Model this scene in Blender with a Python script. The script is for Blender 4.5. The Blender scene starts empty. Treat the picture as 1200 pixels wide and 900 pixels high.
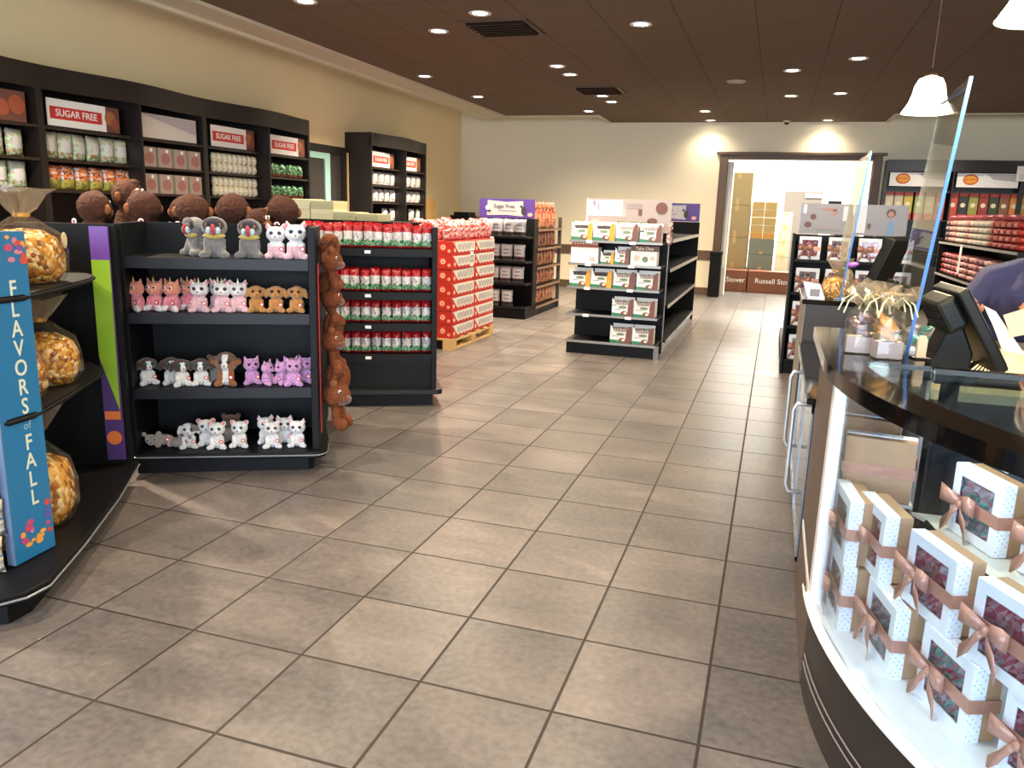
import bpy, bmesh, math, random
from mathutils import Vector, Matrix, Euler
random.seed(7)
SC = bpy.context.scene
COL = SC.collection
PI = math.pi
S = .4064                      # floor tile pitch (16 inch tiles)

# ------------------------------------------------------------------ materials
def lin(h):
    h = h.lstrip('#')
    r = []
    for i in (0, 2, 4):
        v = int(h[i:i+2], 16) / 255
        r.append(v/12.92 if v <= .04045 else ((v+.055)/1.055)**2.4)
    return (*r, 1)
_M = {}
def mat(name, col='#888888', rough=.5, metal=0., spec=.5, emit=None, es=0., noise=0., nscale=8., bump=0., bscale=60., coat=0., sheen=0., trans=0., alpha=1.):
    if name in _M: return _M[name]
    m = bpy.data.materials.new(name); m.use_nodes = True
    nt = m.node_tree; b = nt.nodes['Principled BSDF']
    b.inputs['Base Color'].default_value = lin(col)
    b.inputs['Roughness'].default_value = rough
    b.inputs['Metallic'].default_value = metal
    b.inputs['Specular IOR Level'].default_value = spec
    b.inputs['Coat Weight'].default_value = coat
    b.inputs['Sheen Weight'].default_value = sheen
    b.inputs['Transmission Weight'].default_value = trans
    b.inputs['Alpha'].default_value = alpha
    if emit:
        b.inputs['Emission Color'].default_value = lin(emit); b.inputs['Emission Strength'].default_value = es
    tc = nt.nodes.new('ShaderNodeTexCoord')
    if noise:
        n = nt.nodes.new('ShaderNodeTexNoise'); n.inputs['Scale'].default_value = nscale; n.inputs['Detail'].default_value = 4
        nt.links.new(tc.outputs['Object'], n.inputs['Vector'])
        mx = nt.nodes.new('ShaderNodeMix'); mx.data_type = 'RGBA'
        c = lin(col)
        mx.inputs[6].default_value = tuple(max(0, x*(1-noise)) for x in c[:3])+(1,)
        mx.inputs[7].default_value = tuple(min(1, x*(1+noise)) for x in c[:3])+(1,)
        nt.links.new(n.outputs['Fac'], mx.inputs[0]); nt.links.new(mx.outputs[2], b.inputs['Base Color'])
    if bump:
        n2 = nt.nodes.new('ShaderNodeTexNoise'); n2.inputs['Scale'].default_value = bscale; n2.inputs['Detail'].default_value = 3
        nt.links.new(tc.outputs['Object'], n2.inputs['Vector'])
        bp = nt.nodes.new('ShaderNodeBump'); bp.inputs['Strength'].default_value = bump; bp.inputs['Distance'].default_value = .01
        nt.links.new(n2.outputs['Fac'], bp.inputs['Height']); nt.links.new(bp.outputs['Normal'], b.inputs['Normal'])
    _M[name] = m
    return m
def thin_glass(name, tint='#f4f8fa', refl=.06, haze=0., hazecol='#ffffff'):
    if name in _M: return _M[name]
    m = bpy.data.materials.new(name); m.use_nodes = True; nt = m.node_tree; nt.nodes.clear()
    o = nt.nodes.new('ShaderNodeOutputMaterial'); t = nt.nodes.new('ShaderNodeBsdfTransparent'); t.inputs[0].default_value = lin(tint)
    g = nt.nodes.new('ShaderNodeBsdfGlossy'); g.inputs['Roughness'].default_value = .02
    lw = nt.nodes.new('ShaderNodeLayerWeight'); lw.inputs['Blend'].default_value = .5
    pw = nt.nodes.new('ShaderNodeMath'); pw.operation = 'POWER'; pw.inputs[1].default_value = 4.5; nt.links.new(lw.outputs['Facing'], pw.inputs[0])
    f = nt.nodes.new('ShaderNodeMath'); f.operation = 'MULTIPLY_ADD'; f.inputs[1].default_value = .7; f.inputs[2].default_value = refl*.5; nt.links.new(pw.outputs[0], f.inputs[0])
    mx = nt.nodes.new('ShaderNodeMixShader')
    nt.links.new(f.outputs[0], mx.inputs[0]); nt.links.new(t.outputs[0], mx.inputs[1]); nt.links.new(g.outputs[0], mx.inputs[2])
    last = mx
    if haze:
        d = nt.nodes.new('ShaderNodeBsdfDiffuse'); d.inputs[0].default_value = lin(hazecol)
        m2 = nt.nodes.new('ShaderNodeMixShader'); m2.inputs[0].default_value = haze
        nt.links.new(mx.outputs[0], m2.inputs[1]); nt.links.new(d.outputs[0], m2.inputs[2]); last = m2
    nt.links.new(last.outputs[0], o.inputs[0])
    _M[name] = m
    return m

# ------------------------------------------------------------------ mesh builder
class MB:
    def __init__(s): s.bm = bmesh.new(); s.mi = 0
    def _f(s, vs, mi=None):
        try: f = s.bm.faces.new(vs)
        except ValueError: return None
        f.material_index = s.mi if mi is None else mi
        return f
    def box(s, x0, x1, y0, y1, z0, z1, mi=None, M=None):
        c = [Vector((x, y, z)) for z in (z0, z1) for y in (y0, y1) for x in (x0, x1)]
        if M is not None: c = [M @ v for v in c]
        v = [s.bm.verts.new(p) for p in c]
        for q in ((0,2,3,1),(4,5,7,6),(0,1,5,4),(2,6,7,3),(0,4,6,2),(1,3,7,5)): s._f([v[i] for i in q], mi)
        return s
    def prism(s, poly, z0, z1, mi=None, M=None, top_mi=None):
        a = [Vector((p[0], p[1], z0)) for p in poly]; b = [Vector((p[0], p[1], z1)) for p in poly]
        if M is not None: a = [M@p for p in a]; b = [M@p for p in b]
        a = [s.bm.verts.new(p) for p in a]; b = [s.bm.verts.new(p) for p in b]; n = len(poly)
        s._f(a[::-1], mi); s._f(b, mi if top_mi is None else top_mi)
        for i in range(n): s._f([a[i], a[(i+1) % n], b[(i+1) % n], b[i]], mi)
        return s
    def tube(s, pts, r, mi=None, n=8, closed=False):
        pts = [Vector(p) for p in pts]; rings = []
        N = len(pts); rr = r if isinstance(r, (list, tuple)) else [r]*N
        up = None
        for i, p in enumerate(pts):
            if closed: t = pts[(i+1) % N]-pts[i-1]
            else: t = pts[min(i+1, N-1)]-pts[max(i-1, 0)]
            if t.length < 1e-9: t = Vector((0, 0, 1))
            t.normalize()
            if up is None or abs(up.dot(t)) > .97: up = Vector((0, 0, 1)) if abs(t.z) < .9 else Vector((1, 0, 0))
            a = t.cross(up).normalized(); b = a.cross(t).normalized(); up = b
            rings.append([s.bm.verts.new(p+(a*math.cos(k*2*PI/n)+b*math.sin(k*2*PI/n))*rr[i]) for k in range(n)])
        for i in range(N if closed else N-1):
            A, B = rings[i], rings[(i+1) % N]
            for k in range(n): s._f([A[k], A[(k+1) % n], B[(k+1) % n], B[k]], mi)
        if not closed: s._f(rings[0][::-1], mi); s._f(rings[-1], mi)
        return s
    def lathe(s, prof, n=20, mi=None, M=None, a0=0, a1=2*PI, mis=None):
        full = abs(a1-a0-2*PI) < 1e-6; rings = []
        for r, z in prof:
            if r < 1e-6:
                p = Vector((0, 0, z)); p = M@p if M is not None else p
                rings.append([s.bm.verts.new(p)]); continue
            ring = []
            for k in range(n if full else n+1):
                a = a0+(a1-a0)*k/n; p = Vector((r*math.cos(a), r*math.sin(a), z))
                ring.append(s.bm.verts.new(M@p if M is not None else p))
            rings.append(ring)
        for j in range(len(rings)-1):
            A, B = rings[j], rings[j+1]; q = mis[j] if mis else mi
            m = n if full else n
            for k in range(m):
                k2 = (k+1) % n if full else k+1
                if len(A) == 1 and len(B) == 1: continue
                if len(A) == 1: s._f([A[0], B[k2], B[k]], q)
                elif len(B) == 1: s._f([A[k], A[k2], B[0]], q)
                else: s._f([A[k], A[k2], B[k2], B[k]], q)
        return s
    def ell(s, c, r, mi=None, n=12, m=8, rot=None):
        R = Euler(rot).to_matrix().to_4x4() if rot else Matrix.Identity(4)
        M = Matrix.Translation(Vector(c)) @ R @ Matrix.Diagonal((*((r,)*3 if isinstance(r, (int, float)) else r), 1))
        return s.lathe([(math.sin(PI*i/m) if 0 < i < m else 0, -math.cos(PI*i/m)) for i in range(m+1)], n=n, mi=mi, M=M)
    def quad(s, ps, mi=None): s._f([s.bm.verts.new(Vector(p)) for p in ps], mi); return s
    def disc(s, c, r, axis='y', mi=None, n=20, t=.0012, ry=None):
        ry = ry or r
        pts = [(r*math.cos(2*PI*k/n), ry*math.sin(2*PI*k/n)) for k in range(n)]
        if axis == 'y': M = Matrix.Translation(Vector(c)) @ Matrix.Rotation(PI/2, 4, 'X')
        elif axis == 'x': M = Matrix.Translation(Vector(c)) @ Matrix.Rotation(PI/2, 4, 'Z') @ Matrix.Rotation(PI/2, 4, 'X')
        else: M = Matrix.Translation(Vector(c))
        return s.prism(pts, -t/2, t/2, mi, M)
    def jitter(s, a):
        for v in s.bm.verts: v.co += Vector((random.uniform(-a, a), random.uniform(-a, a), random.uniform(-a, a)))
        return s
    def mesh(s, name, mats, smooth=False, recalc=True):
        if recalc: bmesh.ops.recalc_face_normals(s.bm, faces=s.bm.faces)
        me = bpy.data.meshes.new(name); s.bm.to_mesh(me); s.bm.free()
        for m in (mats if isinstance(mats, (list, tuple)) else [mats]): me.materials.append(m)
        if smooth:
            for p in me.polygons: p.use_smooth = True
        return me
    def done(s, name, mats, parent=None, loc=None, rz=None, smooth=False, bevel=0, label=None):
        o = put(name, s.mesh(name, mats, smooth), parent, loc, rz)
        if bevel:
            b = o.modifiers.new('bevel', 'BEVEL'); b.width = bevel; b.segments = 2; b.limit_method = 'ANGLE'; b.harden_normals = False
        if label: o['label'] = label
        return o
def put(name, me, parent=None, loc=None, rz=None):
    o = bpy.data.objects.new(name, me); COL.objects.link(o)
    if parent: o.parent = parent
    if loc is not None: o.location = loc
    if rz is not None: o.rotation_euler = (0, 0, rz)
    return o
def tag(o, label, cat, group=None):
    o['label'] = label; o['category'] = cat
    if group: o['group'] = group
    return o
def thing(name, label, cat, loc=(0, 0, 0), rz=0, group=None):
    o = bpy.data.objects.new(name, None); COL.objects.link(o); o.empty_display_size = .05
    o.location = loc; o.rotation_euler = (0, 0, rz)
    return tag(o, label, cat, group)
def struct(o): o['kind'] = 'structure'; return o
def dup(root, loc, rz, label, group=None, scale=None, rot=None):
    def cp(o, par):
        c = o.copy(); COL.objects.link(c)
        if par: c.parent = par
        for ch in o.children: cp(ch, c)
        return c
    r = cp(root, None)
    r.location = loc; r.rotation_euler = rot if rot else (0, 0, rz)
    if scale: r.scale = (scale,)*3 if isinstance(scale, (int, float)) else scale
    r['label'] = label
    if group: r['group'] = group
    return r
_used = set()
def place(proto, loc, rz, label, group=None, scale=None, rot=None):
    """first call moves the prototype itself, later calls copy it"""
    if proto.name not in _used:
        _used.add(proto.name)
        proto.location = loc; proto.rotation_euler = rot if rot else (0, 0, rz)
        if scale: proto.scale = (scale,)*3 if isinstance(scale, (int, float)) else scale
        proto['label'] = label
        if group: proto['group'] = group
        return proto
    return dup(proto, loc, rz, label, group, scale if scale else (1, 1, 1), rot)
ORD = ['leftmost', 'second', 'third', 'fourth', 'fifth', 'sixth', 'seventh', 'eighth', 'ninth', 'tenth', 'eleventh', 'twelfth', 'thirteenth', 'fourteenth', 'fifteenth']
def nth(i): return 'leftmost' if i == 0 else ORD[i]+' from left'
class Fr:
    def __init__(s, x, y, a): s.x, s.y, s.a, s.c, s.s = x, y, a, math.cos(a), math.sin(a)
    def __call__(s, u, v, z=0): return (s.x+u*s.c-v*s.s, s.y+u*s.s+v*s.c, z)

def text_mesh(txt, size, mats, ext=.0006, align='CENTER', bold=0., xscale=1., name='lettering'):
    cu = bpy.data.curves.new('t', 'FONT'); cu.body = txt; cu.size = size; cu.extrude = ext; cu.align_x = align; cu.align_y = 'CENTER'; cu.offset = bold; cu.resolution_u = 3
    o = bpy.data.objects.new('t', cu); COL.objects.link(o)
    dg = bpy.context.evaluated_depsgraph_get(); dg.update()
    me = bpy.data.meshes.new_from_object(o.evaluated_get(dg)); me.name = name
    bpy.data.objects.remove(o); bpy.data.curves.remove(cu)
    if xscale != 1:
        for v in me.vertices: v.co.x *= xscale
    me.materials.clear(); me.materials.append(mats)
    return me
def text(txt, size, m, parent, loc, rot=(PI/2, 0, 0), **k):
    o = put('lettering', text_mesh(txt, size, m, **k), parent, loc); o.rotation_euler = rot
    return o

def remesh(mb, name, mats, voxel, smooth=2, fn=None, disp=0):
    """voxel-union of everything in mb, as one continuous skin"""
    me = mb.mesh('tmp', mats)
    o = bpy.data.objects.new('tmp', me); COL.objects.link(o)
    r = o.modifiers.new('r', 'REMESH'); r.mode = 'VOXEL'; r.voxel_size = voxel
    if smooth:
        sm = o.modifiers.new('s', 'SMOOTH'); sm.iterations = smooth; sm.factor = .5
    dg = bpy.context.evaluated_depsgraph_get(); dg.update()
    out = bpy.data.meshes.new_from_object(o.evaluated_get(dg)); out.name = name
    bpy.data.objects.remove(o); bpy.data.meshes.remove(me)
    out.materials.clear()
    for m in (mats if isinstance(mats, (list, tuple)) else [mats]): out.materials.append(m)
    if disp:
        for v in out.vertices: v.co += v.normal*random.uniform(-disp, disp)
    for p in out.polygons:
        p.use_smooth = True
        if fn: p.material_index = fn(p.center)
    return out
def cone(mb, p, q, r0, r1, n=10):
    p = Vector(p); q = Vector(q); L = (q-p).length; k = max(2, int(L/(.6*max(r0, r1, .004)))); k = min(k, 14)
    pts = [p.lerp(q, i/k) for i in range(k+1)]; rr = [r0+(r1-r0)*i/k for i in range(k+1)]
    mb.tube(pts, rr, n=n)
    mb.ell(p, r0, n=n, m=6); mb.ell(q, r1, n=n, m=6)

# ------------------------------------------------------------------ palette
BLK = mat('black_laminate', '#0c0c0e', .5, spec=.18, noise=.08, nscale=4)
NAVY = mat('charcoal_metal', '#0d1014', .5, spec=.18, noise=.06, nscale=3)
GBLK = mat('gondola_black', '#0a0a0c', .48, spec=.18)
ESP = mat('espresso_wood', '#1d1613', .4, noise=.25, nscale=2.5)
ESPL = mat('espresso_shelf', '#2a1e17', .4, noise=.2, nscale=3)
RAIL = mat('price_rail', '#8d8a88', .3, .3)
CHR = mat('chrome', '#c9ccd0', .15, 1.)
WHT = mat('white_card', '#f1efec', .45)
PAPER = mat('paper', '#ece8e2', .6)
RED = mat('red_film', '#9c1a22', .22, noise=.15, nscale=30, bump=.5, bscale=40, coat=.4)
DRED = mat('deep_red_film', '#8e1c22', .25, bump=.5, bscale=40, coat=.3)
WFILM = mat('white_film', '#bfbec0', .28, bump=.6, bscale=35, coat=.3)
GRN = mat('green_print', '#2f7c53', .4)
LGRN = mat('pale_green_print', '#a9c7a4', .4)
DARKP = mat('dark_print', '#37302f', .45)
GOLD = mat('gold_print', '#c79635', .4)
ORG = mat('orange_print', '#d8743a', .4)
BLU = mat('blue_print', '#5a86b5', .4)
KRAFT = mat('kraft_board', '#b28b66', .7, noise=.07, nscale=12)
CARD = mat('cardboard', '#b79b72', .75, noise=.06, nscale=6)
PURP = mat('purple_print', '#5c3a8a', .4)
GREY = mat('grey_print', '#b9b6b9', .45)
MIDG = mat('mid_grey_print', '#77757a', .5)
BROWNP = mat('brown_print', '#6b4237', .5)
PINKP = mat('pink_print', '#e0a6a0', .5)
CREAM = mat('cream_print', '#e9dfc4', .5)
REDP = mat('red_print', '#c62f2b', .45)

# ================================================================== SETTING
XL, YB, ZC = -5.82, 14.5, 2.94
XR, YF = 6.0, -4.0
def floor_mat():
    m = bpy.data.materials.new('stone_floor_tiles'); m.use_nodes = True; nt = m.node_tree; b = nt.nodes['Principled BSDF']
    L = nt.links.new; N = nt.nodes.new
    tc = N('ShaderNodeTexCoord'); sp = N('ShaderNodeSeparateXYZ'); L(tc.outputs['Object'], sp.inputs[0])
    def M(op, a, b_=None, clamp=False):
        n = N('ShaderNodeMath'); n.operation = op; n.use_clamp = clamp
        for i, v in enumerate((a, b_)):
            if v is None: continue
            if isinstance(v, (int, float)): n.inputs[i].default_value = v
            else: L(v, n.inputs[i])
        return n.outputs[0]
    u = M('ADD', M('DIVIDE', sp.outputs[0], S), 4.162+50); v = M('SUBTRACT', M('DIVIDE', sp.outputs[1], S), 3.749-50)
    fu = M('FRACT', u); fv = M('FRACT', v)
    du = M('SUBTRACT', .5, M('ABSOLUTE', M('SUBTRACT', fu, .5))); dv = M('SUBTRACT', .5, M('ABSOLUTE', M('SUBTRACT', fv, .5)))
    d = M('MINIMUM', du, dv)
    edge = M('MULTIPLY', M('SUBTRACT', d, .0095), 260., True)         # 0 in grout, 1 on tile
    cid = N('ShaderNodeCombineXYZ'); L(M('FLOOR', u), cid.inputs[0]); L(M('FLOOR', v), cid.inputs[1])
    wn = N('ShaderNodeTexWhiteNoise'); wn.noise_dimensions = '3D'; L(cid.outputs[0], wn.inputs['Vector'])
    off = N('ShaderNodeVectorMath'); off.operation = 'MULTIPLY_ADD'; L(wn.outputs['Color'], off.inputs[0]); off.inputs[1].default_value = (9, 9, 9); L(tc.outputs['Object'], off.inputs[2])
    mp = N('ShaderNodeMapping'); mp.inputs['Rotation'].default_value = (0, 0, 1.0); mp.inputs['Scale'].default_value = (1.5, 3.0, 1); L(off.outputs[0], mp.inputs[0])
    n1 = N('ShaderNodeTexNoise'); n1.inputs['Scale'].default_value = 1.3; n1.inputs['Detail'].default_value = 6; n1.inputs['Roughness'].default_value = .62; n1.inputs['Distortion'].default_value = .5; L(mp.outputs[0], n1.inputs['Vector'])
    n2 = N('ShaderNodeTexNoise'); n2.inputs['Scale'].default_value = 38; n2.inputs['Detail'].default_value = 4; L(tc.outputs['Object'], n2.inputs['Vector'])
    cr = N('ShaderNodeValToRGB'); L(n1.outputs['Fac'], cr.inputs[0]); e = cr.color_ramp
    e.elements[0].position = .3; e.elements[0].color = lin('#3b3634'); e.elements[1].position = .72; e.elements[1].color = lin('#6b605a')
    k = e.elements.new(.5); k.color = lin('#51484300'[:7])
    hv = N('ShaderNodeHueSaturation'); L(cr.outputs[0], hv.inputs['Color']); L(M('ADD', M('MULTIPLY', wn.outputs['Value'], .34), .80), hv.inputs['Value'])
    mx = N('ShaderNodeMix'); mx.data_type = 'RGBA'; mx.inputs[0].default_value = .12; L(hv.outputs[0], mx.inputs[6]); L(n2.outputs['Fac'], mx.inputs[7])
    g = N('ShaderNodeMix'); g.data_type = 'RGBA'; g.inputs[6].default_value = lin('#2a231f'); L(edge, g.inputs[0]); L(mx.outputs[2], g.inputs[7])
    L(g.outputs[2], b.inputs['Base Color'])
    L(M('SUBTRACT', M('ADD', M('MULTIPLY', n1.outputs['Fac'], .16), .62), M('MULTIPLY', edge, .37)), b.inputs['Roughness'])
    bp = N('ShaderNodeBump'); bp.inputs['Strength'].default_value = .35; bp.inputs['Distance'].default_value = .004
    L(M('ADD', edge, M('MULTIPLY', n2.outputs['Fac'], .10)), bp.inputs['Height']); L(bp.outputs[0], b.inputs['Normal'])
    return m
def ceil_mat():
    m = bpy.data.materials.new('brown_ceiling_tiles'); m.use_nodes = True; nt = m.node_tree; b = nt.nodes['Principled BSDF']
    L = nt.links.new; N = nt.nodes.new
    tc = N('ShaderNodeTexCoord'); sp = N('ShaderNodeSeparateXYZ'); L(tc.outputs['Object'], sp.inputs[0])
    def M(op, a, b_=None, clamp=False):
        n = N('ShaderNodeMath'); n.operation = op; n.use_clamp = clamp
        for i, v in enumerate((a, b_)):
            if v is None: continue
            if isinstance(v, (int, float)): n.inputs[i].default_value = v
            else: L(v, n.inputs[i])
        return n.outputs[0]
    fu = M('FRACT', M('ADD', M('DIVIDE', M('SUBTRACT', sp.outputs[0], .30), .61), 50)); fv = M('FRACT', M('ADD', M('DIVIDE', sp.outputs[1], 1.22), 50))
    du = M('SUBTRACT', .5, M('ABSOLUTE', M('SUBTRACT', fu, .5))); dv = M('MULTIPLY', M('SUBTRACT', .5, M('ABSOLUTE', M('SUBTRACT', fv, .5))), 2)
    e = M('MULTIPLY', M('MINIMUM', du, dv), 70., True)
    g = N('ShaderNodeMix'); g.data_type = 'RGBA'; g.inputs[6].default_value = lin('#45392f'); g.inputs[7].default_value = lin('#6b5b4e'); L(e, g.inputs[0])
    n = N('ShaderNodeTexNoise'); n.inputs['Scale'].default_value = 120; L(tc.outputs['Object'], n.inputs['Vector'])
    hv = N('ShaderNodeHueSaturation'); L(g.outputs[2], hv.inputs['Color']); L(M('ADD', M('MULTIPLY', n.outputs['Fac'], .5), .75), hv.inputs['Value'])
    L(hv.outputs[0], b.inputs['Base Color']); b.inputs['Roughness'].default_value = .9; b.inputs['Specular IOR Level'].default_value = .2
    bp = N('ShaderNodeBump'); bp.inputs['Strength'].default_value = .3; bp.inputs['Distance'].default_value = .004; L(e, bp.inputs['Height']); L(bp.outputs[0], b.inputs['Normal'])
    return m
WALL = mat('tan_wall_paint', '#eedcb0', .75, noise=.04, nscale=1.5, bump=.08, bscale=220)
WALLB = mat('beige_wall_paint', '#e0d8c0', .75, noise=.04, nscale=1.5, bump=.08, bscale=220)
CRM = mat('cream_trim_paint', '#c9c0aa', .6)
TRIM = mat('dark_brown_trim', '#5a4636', .5, noise=.15, nscale=3)
CEIL = ceil_mat(); FLOOR = floor_mat()
struct(MB().box(XL-.3, XR+.3, YF-.3, 22.3, -.1, 0).done('floor', FLOOR))
struct(MB().box(XL-.2, XL, YF, YB+.2, 0, 3.7).done('wall_left', WALL))
struct(MB().box(XR, XR+.2, YF, YB+.2, 0, 3.7).done('wall_right', WALL))
# back wall around the wide opening to the stock room
DX0, DX1, DZ = -.90, 1.40, 2.34
w = MB(); w.box(XL, DX0, YB, YB+.16, 0, 3.7); w.box(DX1, XR, YB, YB+.16, 0, 3.7); w.box(DX0, DX1, YB, YB+.16, DZ, 3.7)
struct(w.done('wall_back', WALLB))
w = MB(); w.box(XL, XR, YF-.16, YF, 0, .5); w.box(XL, XR, YF-.16, YF, 2.7, 3.7); w.box(XL, -4.6, YF-.16, YF, .5, 2.7); w.box(4.6, XR, YF-.16, YF, .5, 2.7); w.box(-.15, .15, YF-.16, YF, .5, 2.7)
struct(w.done('wall_front', WALLB))
for i, (a, b_) in enumerate(((-4.6, -.15), (.15, 4.6))):
    w = MB(); w.box(a, b_, YF-.1, YF-.05, .5, .56); w.box(a, b_, YF-.1, YF-.05, 2.64, 2.7); w.box(a, a+.06, YF-.1, YF-.05, .5, 2.7); w.box(b_-.06, b_, YF-.1, YF-.05, .5, 2.7); w.box((a+b_)/2-.03, (a+b_)/2+.03, YF-.1, YF-.05, .5, 2.7)
    struct(w.done('window_%d' % (i+1), TRIM))
# lowered brown ceiling with notched back edge, cream rim, higher cove behind
c = MB(); c.prism([(-4.56, YF), (XR, YF), (XR, 13.45), (1.50, 13.45), (1.50, YB), (-2.94, YB), (-2.94, 13.4), (-4.56, 13.4)], ZC, ZC+.1)
struct(c.done('ceiling', CEIL))
t = MB(); t.box(-4.99, -4.56, YF, 13.62, ZC-.012, ZC+.12); t.box(-4.99, -4.93, YF, 13.62, ZC-.045, ZC-.012); t.box(-4.62, -4.56, YF, 13.62, ZC-.03, ZC-.012)
t.box(-4.56, -2.94, 13.4, 13.62, ZC-.012, ZC+.12); t.box(-3.0, -2.94, 13.62, YB, ZC-.012, ZC+.12)
t.box(1.5, XR, 13.45, 13.65, ZC-.012, ZC+.12); t.box(1.5, 1.56, 13.65, YB, ZC-.012, ZC+.12)
struct(t.done('trim_1', CRM))
struct(MB().box(XL, XR, YF, YB+.2, 3.6, 3.7).done('trim_2', CRM))
# door casing of the opening, chair rail, baseboards
t = MB(); t.box(DX0-.13, DX0, YB-.035, YB+.17, 0, DZ+.1); t.box(DX1, DX1+.13, YB-.035, YB+.17, 0, DZ+.1); t.box(DX0, DX1, YB-.035, YB+.17, DZ, DZ+.1); t.box(DX0-.19, DX1+.19, YB-.06, YB, DZ+.07, DZ+.115)
struct(t.done('trim_3', TRIM, bevel=.006))
t = MB(); t.box(XL, DX0-.13, YB-.02, YB, .62, .78)
struct(t.done('trim_4', TRIM))
t = MB(); t.box(XL, DX0-.13, YB-.02, YB, 0, .13); t.box(DX1+.13, XR, YB-.02, YB, 0, .13)
struct(t.done('baseboard_back', TRIM))
t = MB(); t.box(XL, XL+.02, YF, YB-.02, 0, .13)
struct(t.done('baseboard_left', TRIM))
# stock room behind
BW = mat('stockroom_white_paint', '#f0eee4', .7)
struct(MB().box(-3.6, -3.5, YB+.16, 22, 0, 3.3).done('wall_stockroom_left', BW))
struct(MB().box(3.5, 3.6, YB+.16, 22, 0, 3.3).done('wall_stockroom_right', BW))
struct(MB().box(-3.6, 3.6, 22, 22.1, 0, 3.3).done('wall_stockroom_back', BW))
struct(MB().box(-3.6, 3.6, YB+.16, 22.1, 3.3, 3.4).done('ceiling_stockroom', BW))
# white panel edge just inside the opening
struct(MB().box(-.9, -.80, YB+.16, YB+.5, 0, 2.3).done('trim_5', BW))
# stock-room door, far wall
d = struct(MB().box(.13, 1.02, 21.93, 22, 0, 2.05).done('door_1', mat('taupe_door', '#7b7168', .55)))
MB().box(.62, 1.0, 21.85, 21.93, 1.9, 2.0).done('door_closer', WHT, d)
MB().box(.55, .95, 21.92, 21.935, 1.15, 1.65).done('notice', mat('blue_notice', '#6b83c4', .5), d)
# side door in the left wall between the two bookcases
TEAL = mat('aqua_door_frame', '#9ccbc4', .35)
d = MB(); d.box(XL, XL+.06, 9.05, 10.1, 2.04, 2.14); d.box(XL, XL+.06, 9.98, 10.1, 0, 2.04); d.box(XL, XL+.06, 8.95, 9.05, 0, 2.14)
d = struct(d.done('door_2', ESP))
MB().box(XL, XL+.03, 9.05, 9.98, 0, 2.04).done('door_panel', mat('dark_door', '#33302f', .4), d)
m_ = MB(); m_.box(XL+.03, XL+.05, 9.05, 9.68, 1.96, 2.04); m_.box(XL+.03, XL+.05, 9.55, 9.68, 0, 1.96)
m_.done('aqua_stile', TEAL, d)
MB().box(XL, XL+.07, 10.1, 10.14, 0, 2.08).done('light_edge', CARD, d)

# ================================================================== CEILING FIXTURES
can_rim = mat('light_trim_ring', '#d8d2c8', .4)
can_em = mat('downlight_glow', '#ffffff', .5, emit='#fff1d8', es=26)
def spot(x, y, z, e, ang=140, col=(1, .82, .60), blend=1., rad=.05, aim=None):
    l = bpy.data.lights.new('spot', 'SPOT'); l.energy = e; l.spot_size = math.radians(ang); l.spot_blend = blend; l.color = col; l.shadow_soft_size = rad
    o = bpy.data.objects.new('spot_lamp', l); COL.objects.link(o); o.location = (x, y, z)
    if aim: o.rotation_euler = Vector((aim[0]-x, aim[1]-y, aim[2]-z)).to_track_quat('-Z', 'Y').to_euler()
    return o
cl = thing('recessed_ceiling_light', 'x', 'ceiling light', group='recessed ceiling lights')
MB().lathe([(.062, -.004), (.085, -.010), (.095, -.004), (.095, .002), (.062, .002)], n=28).done('trim_ring', can_rim, cl, smooth=True)
MB().lathe([(0, -.001), (.063, -.001)], n=24).done('lens', can_em, cl)
cans = [(-3.71, 5.90, 'at the top edge of the picture, above the left bookcases'), (-2.47, 6.52, 'just in front of the larger ceiling vent'), (-3.08, 7.08, 'left of the larger ceiling vent'),
 (-4.26, 9.39, 'nearer one of the two beside the cream ceiling rim'), (-4.23, 11.15, 'farther one of the two beside the cream ceiling rim'), (-1.25, 7.13, 'alone in mid ceiling, large and near'),
 (-2.465, 8.94, 'first of the close pair before the farther vent'), (-2.46, 9.49, 'second of the close pair before the farther vent'), (-2.44, 11.23, 'first of the pair beyond the farther vent'),
 (-2.43, 11.83, 'second of the pair beyond the farther vent'), (-3.0, 12.87, 'near the notch of the ceiling edge'), (.0, 9.54, 'right of the round speaker, left of the nearest right-hand one'),
 (.61, 8.94, 'nearest of those at right beyond the counter'), (.016, 11.46, 'behind and right of the round speaker'), (.605, 11.29, 'middle one of the right-hand line'),
 (-1.21, 12.98, 'left of the stock room doorway, nearer one'), (-1.22, 14.2, 'left of the stock room doorway, against the back wall'), (.62, 14.25, 'above the stock room doorway against the back wall')]
for x, y, w_ in cans:
    place(cl, (x, y, ZC), 0, 'round recessed ceiling light '+w_, 'recessed ceiling lights')
    e = 400 if x < -4 else (125 if y < 13.5 else 28)
    spot(x, y, ZC-.03, e)
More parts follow.
